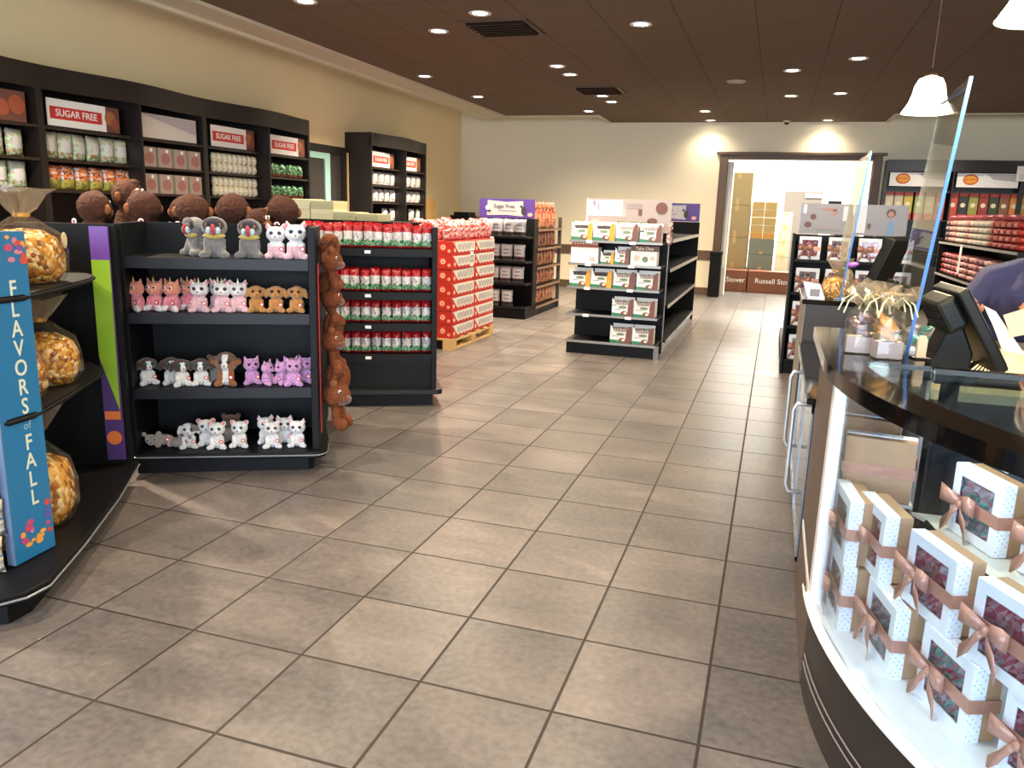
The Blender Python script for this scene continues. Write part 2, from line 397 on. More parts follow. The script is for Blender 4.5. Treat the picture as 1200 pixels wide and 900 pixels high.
# more of the same lamps nearer the camera, above the frame
for x, y in [(-4.3, 3.5), (-2.47, 3.6), (-1.0, 4.4), (-4.2, 1.2), (-2.4, .9), (-.5, 1.6), (3.2, 7.5), (3.2, 11.0), (2.4, 13.0), (2.2, 4.4)]:
    spot(x, y, ZC-.03, 330 if x < -4 else 95)
sp_ = tag(MB().lathe([(0, -.012), (.10, -.012), (.112, -.004), (.112, .004), (0, .004)], n=32).done('ceiling_speaker', mat('speaker_grille', '#a79d92', .6), loc=(-.615, 10.2, ZC), smooth=True), 'round unlit grey speaker grille in the middle of the brown ceiling', 'speaker')
VENT = mat('bronze_vent', '#4a3a30', .45, .3); VD = mat('vent_dark', '#15100e', .8)
def vent(x, y, label):
    r = thing('ceiling_vent', label, 'air vent', (x, y, ZC), 0, 'ceiling vents')
    MB().box(-.29, .29, -.29, .29, -.004, .002).done('vent_throat', VD, r)
    f = MB(); f.box(-.30, -.26, -.30, .30, -.012, 0); f.box(.26, .30, -.30, .30, -.012, 0); f.box(-.26, .26, -.30, -.26, -.012, 0); f.box(-.26, .26, .26, .30, -.012, 0); f.done('vent_frame', VENT, r)
    for k in range(6):
        m = Matrix.Translation((0, -.215+k*.086, -.014)) @ Matrix.Rotation(.7, 4, 'X')
        MB().box(-.26, .26, -.03, .03, -.002, .002, M=m).done('louvre', VENT, r)
vent(-2.45, 7.05, 'larger brown louvred ceiling vent nearer the camera')
vent(-2.37, 10.7, 'smaller looking brown louvred ceiling vent farther back')
r = thing('security_camera', 'small dome security camera under the ceiling above the stock room doorway', 'camera', (-.006, 14.3, ZC))
MB().lathe([(.06, 0), (.06, -.02), (.05, -.028), (0, -.028)], n=20).done('camera_base', CRM, r, smooth=True)
MB().lathe([(.042, -.028), (.035, -.055), (0, -.068)], n=20).done('dome', mat('dark_dome', '#1a1a1e', .1), r, smooth=True)

# pendants over the counter
SHADE = mat('frosted_glass_glow', '#fff6e2', .4, emit='#fff0cc', es=9)
def pendant(x, y, zb, label):
    r = thing('pendant_lamp', label, 'pendant lamp', (x, y, zb), 0, 'glass bell pendant lamps')
    MB().lathe([(.115, 0), (.108, .012), (.088, .045), (.075, .085), (.068, .125), (.052, .158), (.022, .17), (.02, .166), (.048, .152), (.062, .122), (.069, .085), (.082, .045), (.103, .012), (.115, 0)], n=32).done('lamp_shade', SHADE, r, smooth=True)
    MB().lathe([(0, .165), (.03, .165), (.028, .18), (.012, .195), (.012, .205), (0, .205)], n=16).done('socket_cap', mat('bronze_metal', '#6a5844', .35, .8), r, smooth=True)
    MB().tube([(0, 0, .20), (0, 0, ZC-zb)], .0018).done('cord', mat('brown_cord', '#6b5544', .8), r)
    MB().lathe([(0, ZC-zb), (.06, ZC-zb), (.055, ZC-zb-.02), (0, ZC-zb-.025)], n=20).done('canopy', mat('bronze_metal'), r)
    l = bpy.data.lights.new('bulb', 'POINT'); l.energy = 38; l.color = (1, .80, .52); l.shadow_soft_size = .04
    o = bpy.data.objects.new('bulb_lamp', l); COL.objects.link(o); o.location = (x, y, zb-.03)
pendant(.645, 4.5, 1.905, 'whole lit bell-shaped glass pendant lamp behind the clear counter shield')
pendant(.605, 2.5, 1.90, 'lit bell-shaped pendant lamp cut off by the top right corner')

# ================================================================== SHELVING
def gondola(r, w, dep, h, shelves, base=.13, mt=GBLK, rail=RAIL, x0=0., sgn=1, rails=True, thick=.022, tag_x=None, lab=''):
    """one face of a shelf run in the root's local frame: y=0 is the front edge, y=dep the back panel (sgn -1 mirrors in y)"""
    y = lambda a: a*sgn
    def bx(m, xa, xb, ya, yb, za, zb): ya, yb = sorted((y(ya), y(yb))); m.box(xa, xb, ya, yb, za, zb)
    m = MB(); bx(m, x0+.01, x0+w-.01, .03, dep, 0, base-.02); m.done('base_kick', mt, r)
    m = MB(); bx(m, x0, x0+w, 0, dep, base-.02, base); d = m.done('base_shelf', mt, r, bevel=.004)
    if rails:
        m = MB(); bx(m, x0, x0+w, -.006, 0, base-.022, base+.002); m.done('price_rail', rail, d)
    m = MB(); bx(m, x0, x0+w, dep-.012, dep, base, h); m.done('back_panel', mt, r)
    for z in shelves:
        m = MB(); bx(m, x0+.005, x0+w-.005, 0, dep-.012, z-thick, z); d = m.done('shelf', mt, r)
        if rails:
            m = MB(); bx(m, x0, x0+w, -.006, 0, z-.020, z+.002); m.done('price_rail', rail, d)
        if tag_x:
            m = MB()
            for t in tag_x: bx(m, x0+t-.03, x0+t+.03, -.010, -.007, z-.026, z+.002)
            m.done('price_tag', WHT, d)

ANG = math.atan2(.468, .884)
FB = Fr(-2.958, 3.066, ANG)      # plush fixture frame, u along its face, v away

# ---- plush fixture (navy, box sided, double faced)
r = thing('display_shelf', 'dark navy display shelf full of small plush animals, rounded base shelf', 'shelf', (-2.958, 3.066, 0), ANG)
m = MB(); m.prism([(-.02, .03), (.83, .03), (.855, .05), (.855, .84), (-.02, .84)], 0, .085); m.done('base_kick', NAVY, r)
pts = [(-.04, -.03), (.82, -.05)]+[(.86+.07*math.sin(a), .02-.07*math.cos(a)) for a in [i*PI/12 for i in range(7)]]+[(.93, .2), (.90, .45), (-.04, .45)]
d = MB().prism(pts, .085, .12).done('base_shelf', NAVY, r, bevel=.006)
MB().tube([(p[0], p[1]-.002, .103) for p in pts[:-2]], .004).done('bumper_trim', mat('clear_bumper', '#8b8f94', .2, .3), d)
MB().box(-.04, .88, .42, .44, .12, 1.26).done('back_panel', NAVY, r)
MB().box(-.50, -.04, .46, .84, 1.02, 1.05).box(-.50, -.46, .46, .84, 0, 1.02).done('rear_side_board', NAVY, r)
for k, sx in enumerate((-.04, .855)):
    MB().box(sx, sx+.035, -.0, .42, .12, 1.262).done('side_panel', NAVY, r, bevel=.003)
    MB().box(sx, sx+.035, .44, .84, .085, 1.15).done('rear_side_panel', NAVY, r, bevel=.003)
for z in (1.10, .83, .45):
    d = MB().box(-.005, .855, .0, .42, z-.022, z).done('shelf', NAVY, r)
    MB().box(-.005, .855, -.004, 0, z-.05, z+.002).done('shelf_lip', mat('navy_lip', '#10131a', .42, spec=.3), d)
for z in (1.06, .75, .4):
    MB().box(-.005, .855, .44, .83, z-.022, z).done('rear_shelf', NAVY, r)
# striped banner on its left upright
t = thing('strip_sign', 'tall narrow strip sign, purple over lime green over orange, left of the plush shelf', 'sign', (-2.905, 2.868, .15), ANG-.05)
LIME = mat('lime_print', '#8db82e', .4)
MB().box(-.04, .04, 0, .012, 0, 1.10).done('board', mat('purple_board', '#4a2f6b', .45), t)
MB().box(-.04, .04, -.003, 0, .95, 1.10).done('purple_block', mat('violet_print', '#6a3f9c', .4), t)
m = MB(); m.quad([(-.04, -.003, .95), (-.04, -.003, .50), (.035, -.003, .24), (.04, -.003, .95)]); m.done('green_block', LIME, t)
MB().box(-.035, .035, -.005, -.003, .20, .24).disc((0, -.004, .11), .034).done('orange_shapes', ORG, t)

# ---- popcorn fixture with the tall blue sign
ANA = ANG-PI/2                     # its face looks to +u of the plush frame
FA = Fr(-2.90+.48*1.30, 2.98-.88*1.30, math.atan2(.88, -.48))   # u runs from near end to far end
a_ = math.atan2(.88, -.48)
r = thing('display_shelf', 'dark display shelf at the left edge holding golden popcorn bags', 'shelf', FA(0, 0), a_)
# local: x along, y>0 away from the aisle
curve = [(-.16, .18), (-.15, .05), (-.10, -.03), (-.02, -.07), (.3, -.075), (.8, -.06), (1.28, -.02), (1.28, .42), (-.16, .42)]
MB().prism([(-.10, .2), (-.08, .04), (0, 0), (.5, -.005), (1.25, .03), (1.25, .42), (-.10, .42)], 0, .085).done('base_kick', BLK, r)
d = MB().prism(curve, .085, .12).done('base_shelf', BLK, r, bevel=.006)
MB().tube([(p[0], p[1]-.003, .10) for p in curve[:7]], .004).done('bumper_trim', mat('clear_bumper'), d)
MB().box(-.1, 1.28, .42, .44, .12, 1.25).done('back_panel', BLK, r)
MB().box(1.245, 1.28, .0, .42, .12, 1.26).done('side_panel', BLK, r)
for z in (1.05, .64):
    q = [(.06, .16), (.12, .06), (.22, .015), (.5, .0), (.85, .0), (1.0, .03), (1.15, .12), (1.245, .16), (1.245, .42), (.06, .42)]
    d = MB().prism(q, z-.022, z).done('shelf', BLK, r)
    MB().tube([(p[0], p[1]-.002, z-.012) for p in q[:8]], .007).done('shelf_lip', BLK, d)
SB = mat('sign_blue', '#1f6fa0', .4); SBD = mat('sign_edge_blue', '#5b6f8c', .45)
sg = thing('tall_sign', 'tall blue sign reading FLAVORS of FALL down its length, on the popcorn shelf', 'sign', (-2.385, 1.885, .125), math.atan2(.174, -.02))
MB().box(0, .178, 0, .032, 0, 1.135).done('board', SB, sg)
MB().box(-.004, 0, 0, .032, 0, 1.135).done('board_edge', SBD, sg)
LET = mat('sign_lettering', '#cfd6c6', .5)
y = .945
for ch in 'FLAVORS':
    text(ch, .078, LET, sg, (.105, -.002, y), xscale=.85, bold=.001); y -= .067
text('of', .04, mat('sign_lettering_grey', '#8fb0bb', .5), sg, (.105, -.002, y)); y -= .062
for ch in 'FALL':
    text(ch, .078, LET, sg, (.105, -.002, y), xscale=.85, bold=.001); y -= .067
random.seed(3)
leafc = [mat('leaf_magenta', '#b8456e', .5), mat('leaf_violet', '#6a4f9a', .5), mat('leaf_orange', '#e09a3c', .5), mat('leaf_red', '#c8453a', .5), mat('leaf_pink', '#c87a9a', .5)]
m = MB()
for k in range(34):
    top = k < 16
    x = random.uniform(.02, .165); z = random.uniform(1.03, 1.12) if top else random.uniform(.02, .14)+.5*max(0, x-.06)
    m.disc((x, -.001-.0004*k/34, z), random.uniform(.008, .02), mi=random.randrange(5), n=7, ry=random.uniform(.006, .014))
m.done('leaf_pattern', leafc, sg)

# ---- red bag fixture
OCx, OCy = -2.176, 5.024
FC = Fr(OCx, OCy, ANG)
r = thing('display_shelf', 'black display shelf stocked with red-topped candy bags, left of the red carton pallet', 'shelf', FC(-.92, 0), ANG)
MB().box(.0, .90, .05, .84, 0, .09).done('base_kick', GBLK, r)
d = MB().prism([(-.02, -.02), (.93, -.02), (.96, 0), (.965, .03), (.95, .44), (-.02, .44)], .09, .125).done('base_shelf', mat('grey_black', '#151413', .4, spec=.3), r, bevel=.004)
MB().box(.0, .92, .40, .42, .125, 1.23).done('back_panel', GBLK, r)
MB().box(.885, .92, .0, .40, .125, 1.245).done('side_panel', GBLK, r)
MB().box(.0, .02, .0, .40, .125, 1.245).done('side_panel', GBLK, r)
CZ = (1.095, .80, .585, .37)
for z in CZ:
    d = MB().box(.02, .885, .02, .40, z-.022, z).done('shelf', GBLK, r)
    MB().box(.02, .885, .012, .02, z-.05, z+.002).done('shelf_lip', mat('lip_black', '#0b0a09', .45, spec=.18), d)
    MB().box(.43, .47, .008, .012, z-.032, z-.012).done('price_tag', WHT, d)
MB().box(.02, .885, .06, .07, .125, .33).done('lower_panel', mat('panel_black', '#0b0a0a', .45, spec=.18), r)

# ---- far-left "Sugar Free" fixture
r = thing('gondola_shelf', 'black gondola with white bags in front and orange bags at its side', 'shelf', (-3.88, 9.66, 0))
gondola(r, .92, .42, 1.27, (1.045, .735, .455), .15, rails=False)
for z in (1.045, .735, .455, .15):
    MB().box(.42, .47, -.010, -.004, z-.03, z-.008).done('price_tag', WHT, r)
MB().box(.90, .925, .28, .44, .13, 1.27).done('upright', GBLK, r)
for z in (1.14, .89, .64, .39, .125):
    d = MB().box(.50, .93, .44, 1.62, z-.02, z).done('side_shelf', GBLK, r)
    MB().box(.93, .935, .44, 1.62, z-.03, z).done('shelf_lip', mat('tan_lip', '#8c6a55', .4), d)
MB().box(.48, .50, .42, 1.64, 0, 1.3).done('spine_panel', GBLK, r)
MB().box(.02, .48, .44, 1.62, 0, .12).done('rear_base', GBLK, r)
MB().box(.50, .90, .46, 1.60, 0, .10).done('side_base', GBLK, r)
MB().box(.88, .93, 1.62, 1.65, .0, 1.29).done('upright', mat('steel_upright', '#6e6a66', .35, .6), r)

# ---- centre gondola
r = thing('gondola_shelf', 'long black centre gondola with tray boxes in front and bare side shelves', 'shelf', (-1.90, 7.59, 0))
gondola(r, .90, .40, 1.275, (1.115, .895, .665, .40), .135, tag_x=(.2, .62))
MB().box(.885, .93, .0, .04, .0, .13).done('corner_post', mat('steel_upright'), r)
MB().box(.86, .905, .40, .43, .0, 1.29).done('end_upright', GBLK, r)
MB().box(.0, .04, .40, .43, .0, 1.29).done('end_upright', GBLK, r)
MB().box(.905, .912, .40, .425, .0, 1.27).done('slotted_standard', RAIL, r)
MB().box(.44, .46, .42, 3.32, .12, 1.275).done('spine_panel', GBLK, r)
m = MB(); m.box(.03, .90, .44, 3.30, 0, .10); m.done('long_base', GBLK, r)
MB().box(.90, .905, .44, 3.30, .0, .10).done('kick_plate', mat('kick_reflection_grey', '#8e8f93', .3, .2), r)  # light grey puts the white reflections on the dark kick into its colour
for sect in range(3):
    ya, yb = .44+sect*.953, .44+(sect+1)*.953
    for z in (1.14, .85, .49, .125):
        d = MB().box(.46, .935, ya, yb-.004, z-.018, z).done('side_shelf', GBLK, r)
        MB().box(.935, .941, ya+.01, yb-.014, z-.034, z+.002).done('price_rail', RAIL, d)
    for z in (1.0, .6, .125):
        MB().box(.0, .44, ya, yb-.004, z-.018, z).done('rear_side_shelf', GBLK, r)
MB().box(.0, .93, 3.32, 3.345, .0, 1.29).done('far_end_panel', GBLK, r)

# ---- right gift box gondola
r = thing('gondola_shelf', 'black gondola of window gift boxes beyond the counter, under the grey picture sign', 'shelf', (.17, 7.47, 0))
gondola(r, 1.0, .40, 1.24, (1.03, .74, .44), .13, rails=False)
MB().box(-.02, .0, .0, .42, 0, 1.25).done('side_panel', GBLK, r)
m = MB()
for k in range(46): m.box(-.0212, -.0202, .012, .022, .10+k*.024, .112+k*.024)
m.box(-.022, -.02, .36, .40, 0, 1.24); m.done('slot_strip', RAIL, r)
MB().box(-.02, .98, .42, 2.3, 0, .12).done('long_base', GBLK, r)
MB().box(.46, .50, .42, 2.3, .12, 1.24).done('spine_panel', GBLK, r)
for z in (1.0, .7, .4):
    MB().box(.02, .46, .44, 2.3, z-.02, z).done('side_shelf', GBLK, r)

# ---- black gondola behind the till, stacks of film-wrapped packs
r = thing('gondola_shelf', 'black gondola behind the till piled with pink and red wrapped packs', 'shelf', (1.70, 9.75, 0), -PI/2)
gondola(r, 3.0, .42, 1.30, (1.185, .855, .52), .13)
MB().box(-.03, 0, .0, .45, 0, 1.19).done('side_panel', GBLK, r)
MB().box(3.0, 3.03, .0, .45, 0, 1.19).done('side_panel', GBLK, r)

# ---- wall bookcases
def bookcase(r, w, bays, dep, h, shelves, bow, lower=True):
    """local: x along the wall, y=0 wall, -y to the room"""
    n = 16
    pts = [(w*i/n, -(dep+bow*math.sin(PI*i/n)**2)) for i in range(n+1)]
    MB().prism([(w, 0)]+[(0, 0)]+pts, h-.03, h).done('top_board', ESP, r)
    m = MB()
    for i in range(n):
        a, b = pts[i], pts[i+1]
        m.prism([(a[0], a[1]), (b[0], b[1]), (b[0], b[1]+.02), (a[0], a[1]+.02)], h-.175, h-.03)
    m.done('header_fascia', ESP, r)
    MB().box(0, w, -.02, 0, 0, h-.03).done('back_panel', ESP, r)
    for i in range(bays+1):
        x = w*i/bays; t = .018 if 0 < i < bays else .03
        xx = min(max(x-t/2 if 0 < i < bays else (0 if i == 0 else w-t), 0), w)
        yy = dep+bow*math.sin(PI*min(max(x/w, 0), 1))**2*.9 if 0 < i < bays else dep
        MB().box(xx, xx+t, -yy, -.02, 0, h-.03).done('divider' if 0 < i < bays else 'side_panel', ESP, r)
    for i in range(bays):
        x0, x1 = w*i/bays+.03, w*(i+1)/bays-.02
        for z in shelves: MB().box(x0-.005, x1+.005, -dep+.01, -.02, z-.022, z).done('shelf', ESPL, r)
        if lower: MB().box(x0, x1, -dep+.02, -dep+.04, .08, .70).done('cabinet_door', ESP, r)
SHZ = (1.905, 1.66, 1.425, 1.15, .9, .72)
wl = 1.87
FLs = []
for k, (y0, lab) in enumerate(((3.02, 'nearest, cut off by the picture edge'), (4.89, 'middle of the long row'), (6.76, 'the one ending beside the side door'))):
    a = thing('wall_bookcase', 'espresso bookcase on the left wall, '+lab, 'bookcase', (XL, y0+wl, 0), PI/2-PI, 'espresso bookcases along the left wall')
    a.rotation_euler = (0, 0, PI/2); a.location = (XL, y0, 0)
    FLs.append(y0)
    bookcase(a, wl, 2, .40, 2.345, SHZ, .10)
a = thing('wall_bookcase', 'espresso bookcase of white bags standing alone near the back left corner', 'bookcase', (XL, 10.16, 0), PI/2)
bookcase(a, 1.84, 2, .41, 2.36, SHZ, .10)
# back wall bookcase right of the doorway: local x to -x world
for k, (x1, lab) in enumerate(((3.47, 'beside the stock room doorway'), (5.37, 'farther right, mostly outside the picture'))):
    a = thing('wall_bookcase', 'dark espresso bookcase on the back wall '+lab, 'bookcase', (x1-1.9, YB, 0), 0, 'espresso bookcases on the back wall')
    bookcase(a, 1.9, 2, .40, 2.33, (1.86, 1.42, 1.15, .9, .6), .05)

# ================================================================== SIGNS
def sugar_free(loc, rz, w, h, label, group):
    t = thing('shelf_sign', label, 'sign', loc, rz, group)
    MB().box(0, w, 0, .008, 0, h).done('board', WHT, t)
    m = MB(); m.box(w*.03, w*.74, -.002, 0, h*.26, h*.72); m.done('red_block', REDP, t)
    m = MB(); m.box(w*.80, w, -.002, 0, 0, h); m.disc((w*.86, -.003, h*.55), h*.28, mi=1); m.disc((w*.93, -.0035, h*.35), h*.22, mi=2)
    m.done('chocolate_picture', [BROWNP, mat('caramel_print', '#a5683c', .5), mat('rose_brown_print', '#8a4a3a', .5)], t)
    text('SUGAR FREE', h*.36, WHT, t, (w*.385, -.003, h*.49), xscale=w*.66/(h*.36*6.4), bold=.001)
    return t
gsf = 'red and white SUGAR FREE signs in the left bookcases'
def onleft(y, z, d=.36): return (XL+d, y, z)
def flip(o): return o
sugar_free(onleft(4.99, 1.915), PI/2, .72, .205, 'white sign with red SUGAR FREE block, largest one, above the clear bags at far left', gsf)
sugar_free(onleft(6.90, 1.915), PI/2, .70, .205, 'white sign with red SUGAR FREE block above the ivory packs', gsf)
sugar_free(onleft(7.90, 1.915), PI/2, .68, .205, 'white sign with red SUGAR FREE block above the green bags', gsf)
sugar_free(onleft(10.29, 1.915), PI/2, .66, .205, 'small white sign with red SUGAR FREE block, left of the two above the white bags', gsf)
sugar_free(onleft(11.22, 1.915), PI/2, .66, .205, 'small white sign with red SUGAR FREE block, right of the two above the white bags', gsf)
t = thing('shelf_sign', 'blank pale sign with a grey corner between two SUGAR FREE signs in the left bookcases', 'sign', onleft(5.92, 1.915), PI/2)
MB().box(0, .76, 0, .008, 0, .21).done('board', mat('pale_sign', '#d8d2cc', .5), t)
MB().quad([(.02, -.002, .205), (.75, -.002, .205), (.75, -.002, .07)]).done('grey_corner', mat('sign_grey', '#b4aeb0', .5), t)
t = thing('shelf_sign', 'brown picture sign in the bookcase at the left picture edge', 'sign', onleft(4.0, 1.91), PI/2)
MB().box(0, .8, 0, .008, 0, .22).done('board', BROWNP, t)
MB().disc((.72, -.004, .12), .07).disc((.6, -.004, .09), .06).done('chocolates', mat('rust_print', '#9a4f36', .5), t)

def sf_purple(loc, rz, label, w=.88, h=.235):
    t = thing('header_sign', label, 'sign', loc, rz, 'purple Sugar Free header signs')
    MB().box(0, w, 0, .012, 0, h).done('board', mat('violet_board', '#553a8c', .4), t)
    m = MB(); m.prism([(w*.14, h*.12), (w*.5, h*.16), (w*.80, h*.10), (w*.79, h*.9), (w*.5, h*.84), (w*.15, h*.92)], 0, .002, M=Matrix.Rotation(PI/2, 4, 'X'))
    m.done('grey_label', GREY, t)
    text('Sugar Free', h*.27, DARKP, t, (w*.45, -.004, h*.62))
    m = MB(); m.disc((w*.15, -.004, h*.52), h*.12, mi=0); m.disc((w*.18, -.0045, h*.36), h*.10, mi=1, ry=h*.05); m.disc((w*.76, -.004, h*.62), h*.07, mi=1); m.disc((w*.80, -.0045, h*.4), h*.12, mi=1, ry=h*.22); m.disc((w*.92, -.004, h*.2), h*.14, mi=2, ry=h*.1)
    m.box(w*.34, w*.66, -.003, -.002, h*.36, h*.40, mi=3)
    m.done('print_details', [WHT, DARKP, PINKP, MIDG], t)
sf_purple((-3.62, 9.68, 1.275), .03, 'purple and grey header sign reading Sugar Free over the white bags', .73)
sf_purple((-1.86, 10.91, 1.295), 0, 'purple header sign at the far end of the centre gondola, showing the word Free')
# picture sign on the centre gondola
t = thing('header_sign', 'large pale picture sign of chocolates above the centre gondola boxes', 'sign', (-1.82, 7.93, 1.20))
MB().box(0, .84, 0, .010, 0, .315).done('board', mat('sign_offwhite', '#a3958f', .4), t)
m = MB(); m.disc((.745, -.004, .235), .058, mi=0); m.disc((.66, -.004, .11), .05, mi=0, ry=.03); m.box(.36, .40, -.004, 0, .14, .22, mi=1); m.box(.52, .555, -.004, 0, .16, .22, mi=0)
m.box(.0, .012, -.004, 0, 0, .315, mi=4); m.disc((.075, -.004, .27), .014, mi=2, ry=.03); m.disc((.12, -.004, .24), .008, mi=2, ry=.05); m.disc((.10, -.004, .09), .045, mi=1, ry=.03)
for k in range(3): m.disc((.36+.12*k, -.004, .09), .05, mi=3, ry=.014)
m.box(.02, .36, -.002, 0, .15, .30, mi=4); m.box(.40, .56, -.0022, 0, .262, .268, mi=5); m.box(.40, .56, -.0022, 0, .242, .248, mi=5); m.box(.40, .56, -.0022, 0, .222, .228, mi=5)
m.done('picture_print', [BROWNP, PINKP, mat('lilac_print', '#8e86a0', .5), mat('olive_print', '#7f8a5e', .5), WHT, MIDG], t)
# picture signs on the right gift gondola
t = thing('header_sign', 'grey picture sign of chocolates and a rose ribbon above the gift boxes', 'sign', (.20, 7.86, 1.25))
MB().box(0, .44, 0, .010, 0, .27).done('board', mat('sign_greypink', '#8f8785', .35), t)
m = MB(); m.disc((.11, -.004, .15), .026, mi=0); m.disc((.07, -.004, .08), .032, mi=0, ry=.026); m.disc((.24, -.004, .22), .07, mi=1, ry=.016); m.disc((.29, -.004, .19), .02, mi=1, ry=.03)
m.box(.36, .40, -.003, 0, .12, .25, mi=2); m.box(.02, .05, -.003, 0, .18, .26, mi=2); m.box(.14, .34, -.003, 0, .03, .036, mi=3); m.box(.14, .36, -.003, 0, .055, .06, mi=1)
m.done('picture_print', [BROWNP, mat('rose_ribbon_print', '#c88f86', .5), WHT, MIDG], t)
t = thing('header_sign', 'grey picture sign with a person in blue, seen through the counter shield', 'sign', (.655, 7.86, 1.25))
MB().box(0, .44, 0, .010, 0, .27).done('board', mat('sign_greypink'), t)
m = MB(); m.box(0, .10, -.003, 0, .02, .27, mi=0); m.disc((.30, -.004, .20), .04, mi=1); m.disc((.30, -.0045, .19), .024, mi=2); m.disc((.31, -.004, .07), .03, mi=3, ry=.07); m.disc((.13, -.004, .08), .016, mi=1, ry=.03)
m.done('picture_print', [WHT, mat('hair_print', '#6b5040', .5), mat('skin_print', '#c98f78', .5), mat('sky_print', '#7fa3c0', .5)], t)
# oval bean-shop signs on the back wall bookcase
for x, lab in ((1.63, 'long white sign with orange oval logo, behind the counter shield'), (2.58, 'long white sign with orange oval logo, right of the bookcase divider')):
    t = thing('shelf_sign', lab, 'sign', (x, 14.14, 1.93), 0, 'white signs with orange oval logos')
    MB().box(0, .84, 0, .008, 0, .21).done('board', WHT, t)
    m = MB(); m.disc((.19, -.003, .115), .105, mi=0, ry=.08); m.disc((.19, -.0045, .115), .088, mi=1, ry=.062); m.quad([(.4, -.002, .2), (.83, -.002, .2), (.83, -.002, .09), (.5, -.002, .12)], mi=2)
    m.done('oval_logo', [mat('logo_red', '#c23b1e', .5), mat('logo_yellow', '#e8a02a', .5), mat('sign_grey')], t)
    text('JELLY BELLY', .03, mat('logo_red'), t, (.19, -.006, .115), bold=.001)
t = thing('wall_notice', 'white paper notice near the right picture edge on the back bookcase', 'notice', (3.36, 14.07, 2.03))
MB().box(0, .30, 0, .004, 0, .22).done('sheet', PAPER, t)
m = MB(); m.disc((.19, -.003, .15), .03, mi=1)
for k in range(3): m.box(.04, .26, -.002, 0, .03+k*.03, .036+k*.03, mi=0)
m.done('print_details', [MIDG, ORG], t)

# ================================================================== POUCHES
def pouch_mesh(name, w, h, d, mats, bandf, seal=.06, wr=.004, nx=8, nz=14, gusset=False, seed=1):
    rnd = random.Random(seed); m = MB(); G = {}
    for sgn in (-1, 1):
        for j in range(nz+1):
            t = j/nz
            prof = math.sin(PI*min(max((t-0)/(1), 0), 1))**.45 if not gusset else min(1, (1-t)*3.2)**.7*(1 if t > .02 else .9)
            if t > 1-seal: prof *= max(0, (1-t)/seal)*.5
            for i in range(nx+1):
                s = i/nx; px = math.sin(PI*s)**.5 if 0 < s < 1 else 0
                edge = i in (0, nx) or j == nz or (j == 0 and not gusset)
                if edge and sgn == 1 and (i, j, -1) in G: G[(i, j, 1)] = G[(i, j, -1)]; continue
                x = (s-.5)*w*(1-.07*math.sin(PI*t)); y = sgn*d/2*px*prof + (rnd.uniform(-wr, wr) if not edge else 0)
                G[(i, j, sgn)] = m.bm.verts.new((x+rnd.uniform(-wr, wr)*.3, y, t*h+(rnd.uniform(-wr, wr)*.6 if 0 < j < nz else 0)+(rnd.uniform(0, .006) if j == nz else 0)))
    for sgn in (-1, 1):
        for j in range(nz):
            for i in range(nx):
                q = [G[(i, j, sgn)], G[(i+1, j, sgn)], G[(i+1, j+1, sgn)], G[(i, j+1, sgn)]]
                u = []
                for v in q:
                    if v not in u: u.append(v)
                if len(u) >= 3: m._f(u, bandf((i+.5)/nx, (j+.5)/nz, rnd, sgn))
    if gusset:
        ring = [G[(i, 0, -1)] for i in range(nx+1)]+[G[(i, 0, 1)] for i in range(nx-1, 0, -1)]
        m._f(ring, bandf(.5, .0, rnd, 1))
    me = m.mesh(name, mats, smooth=False)
    for p in me.polygons: p.use_smooth = True
    return me
def bag(kind, cat, me, label='x', group=None):
    return tag(put(kind, me), label, cat, group)
# red / white / green candy bag
def f_red(s, t, r, g):
    if t > .93: return 0
    if t > .66: return 0
    if t > .36: return 1 if r.random() > .08 else 4
    if t > .12: return r.choice([2, 3, 2, 2, 3, 4])
    return 5
redbags = []
for k in range(3):
    me = pouch_mesh('candy_bag', .066, .165, .055, [RED, WFILM, GRN, LGRN, MIDG, DRED], f_red, seed=k+1, nz=18)
    redbags.append(bag('candy_bag', 'bag', me))
rows = [(1.095, 13, 0, 'top'), (.80, 12, 0, 'second'), (.585, 12, .0, 'third'), (.37, 12, .0, 'bottom')]
for ri, (z, n, off, nm) in enumerate(rows):
    for i in range(n):
        u = -.895+.032+i*(.86/n)+random.uniform(-.003, .003)
        if ri: u = -.86+i*(.835/n)+.025+random.uniform(-.004, .004)
        place(redbags[(i+ri) % 3], FC(u, .08+random.uniform(-.008, .008), z), ANG+random.uniform(-.12, .12), 'red-topped candy bag, %s on the %s shelf of the red bag display' % (nth(i), nm), 'red candy bags, '+nm+' shelf', scale=(1.1, 1.1, random.uniform(.95, 1.03)))
# white bags (purple sign fixture and far bookcase)
def f_white(s, t, r, g):
    if .08 < t < .27: return 1 if r.random() > .22 else 2
    if .62 < t < .70 and .3 < s < .7: return 3
    if .42 < t < .50 and .25 < s < .75: return 3
    return 0
wb = [bag('white_bag', 'bag', pouch_mesh('white_bag', .165, .195, .07, [WFILM, DARKP, BROWNP, MIDG], f_white, seed=10+k)) for k in range(2)]
for ri, (z, xs, nm) in enumerate(((1.045, (.22, .385, .55, .70), 'top'), (.735, (.05, .20, .36, .53, .70), 'second'), (.455, (.04, .19, .355, .52, .69), 'third'), (.15, (.04, .20, .37, .55), 'bottom'))):
    for i, x in enumerate(xs):
        place(wb[(i+ri) % 2], (-3.88+x+.08, 9.66+.12, z), random.uniform(-.15, .15), 'white candy bag, %s on the %s shelf under the purple sign' % (nth(i), nm), 'white bags under the purple sign', scale=(1.02, 1, 1.08))
swb = [bag('small_white_bag', 'bag', pouch_mesh('small_white_bag', .15, .19, .07, [WFILM, MIDG, BROWNP, DARKP], lambda s, t, r, g: (1 if .22 < t < .32 and r.random() > .3 else 3 if t < .08 else 0), seed=20+k)) for k in range(2)]
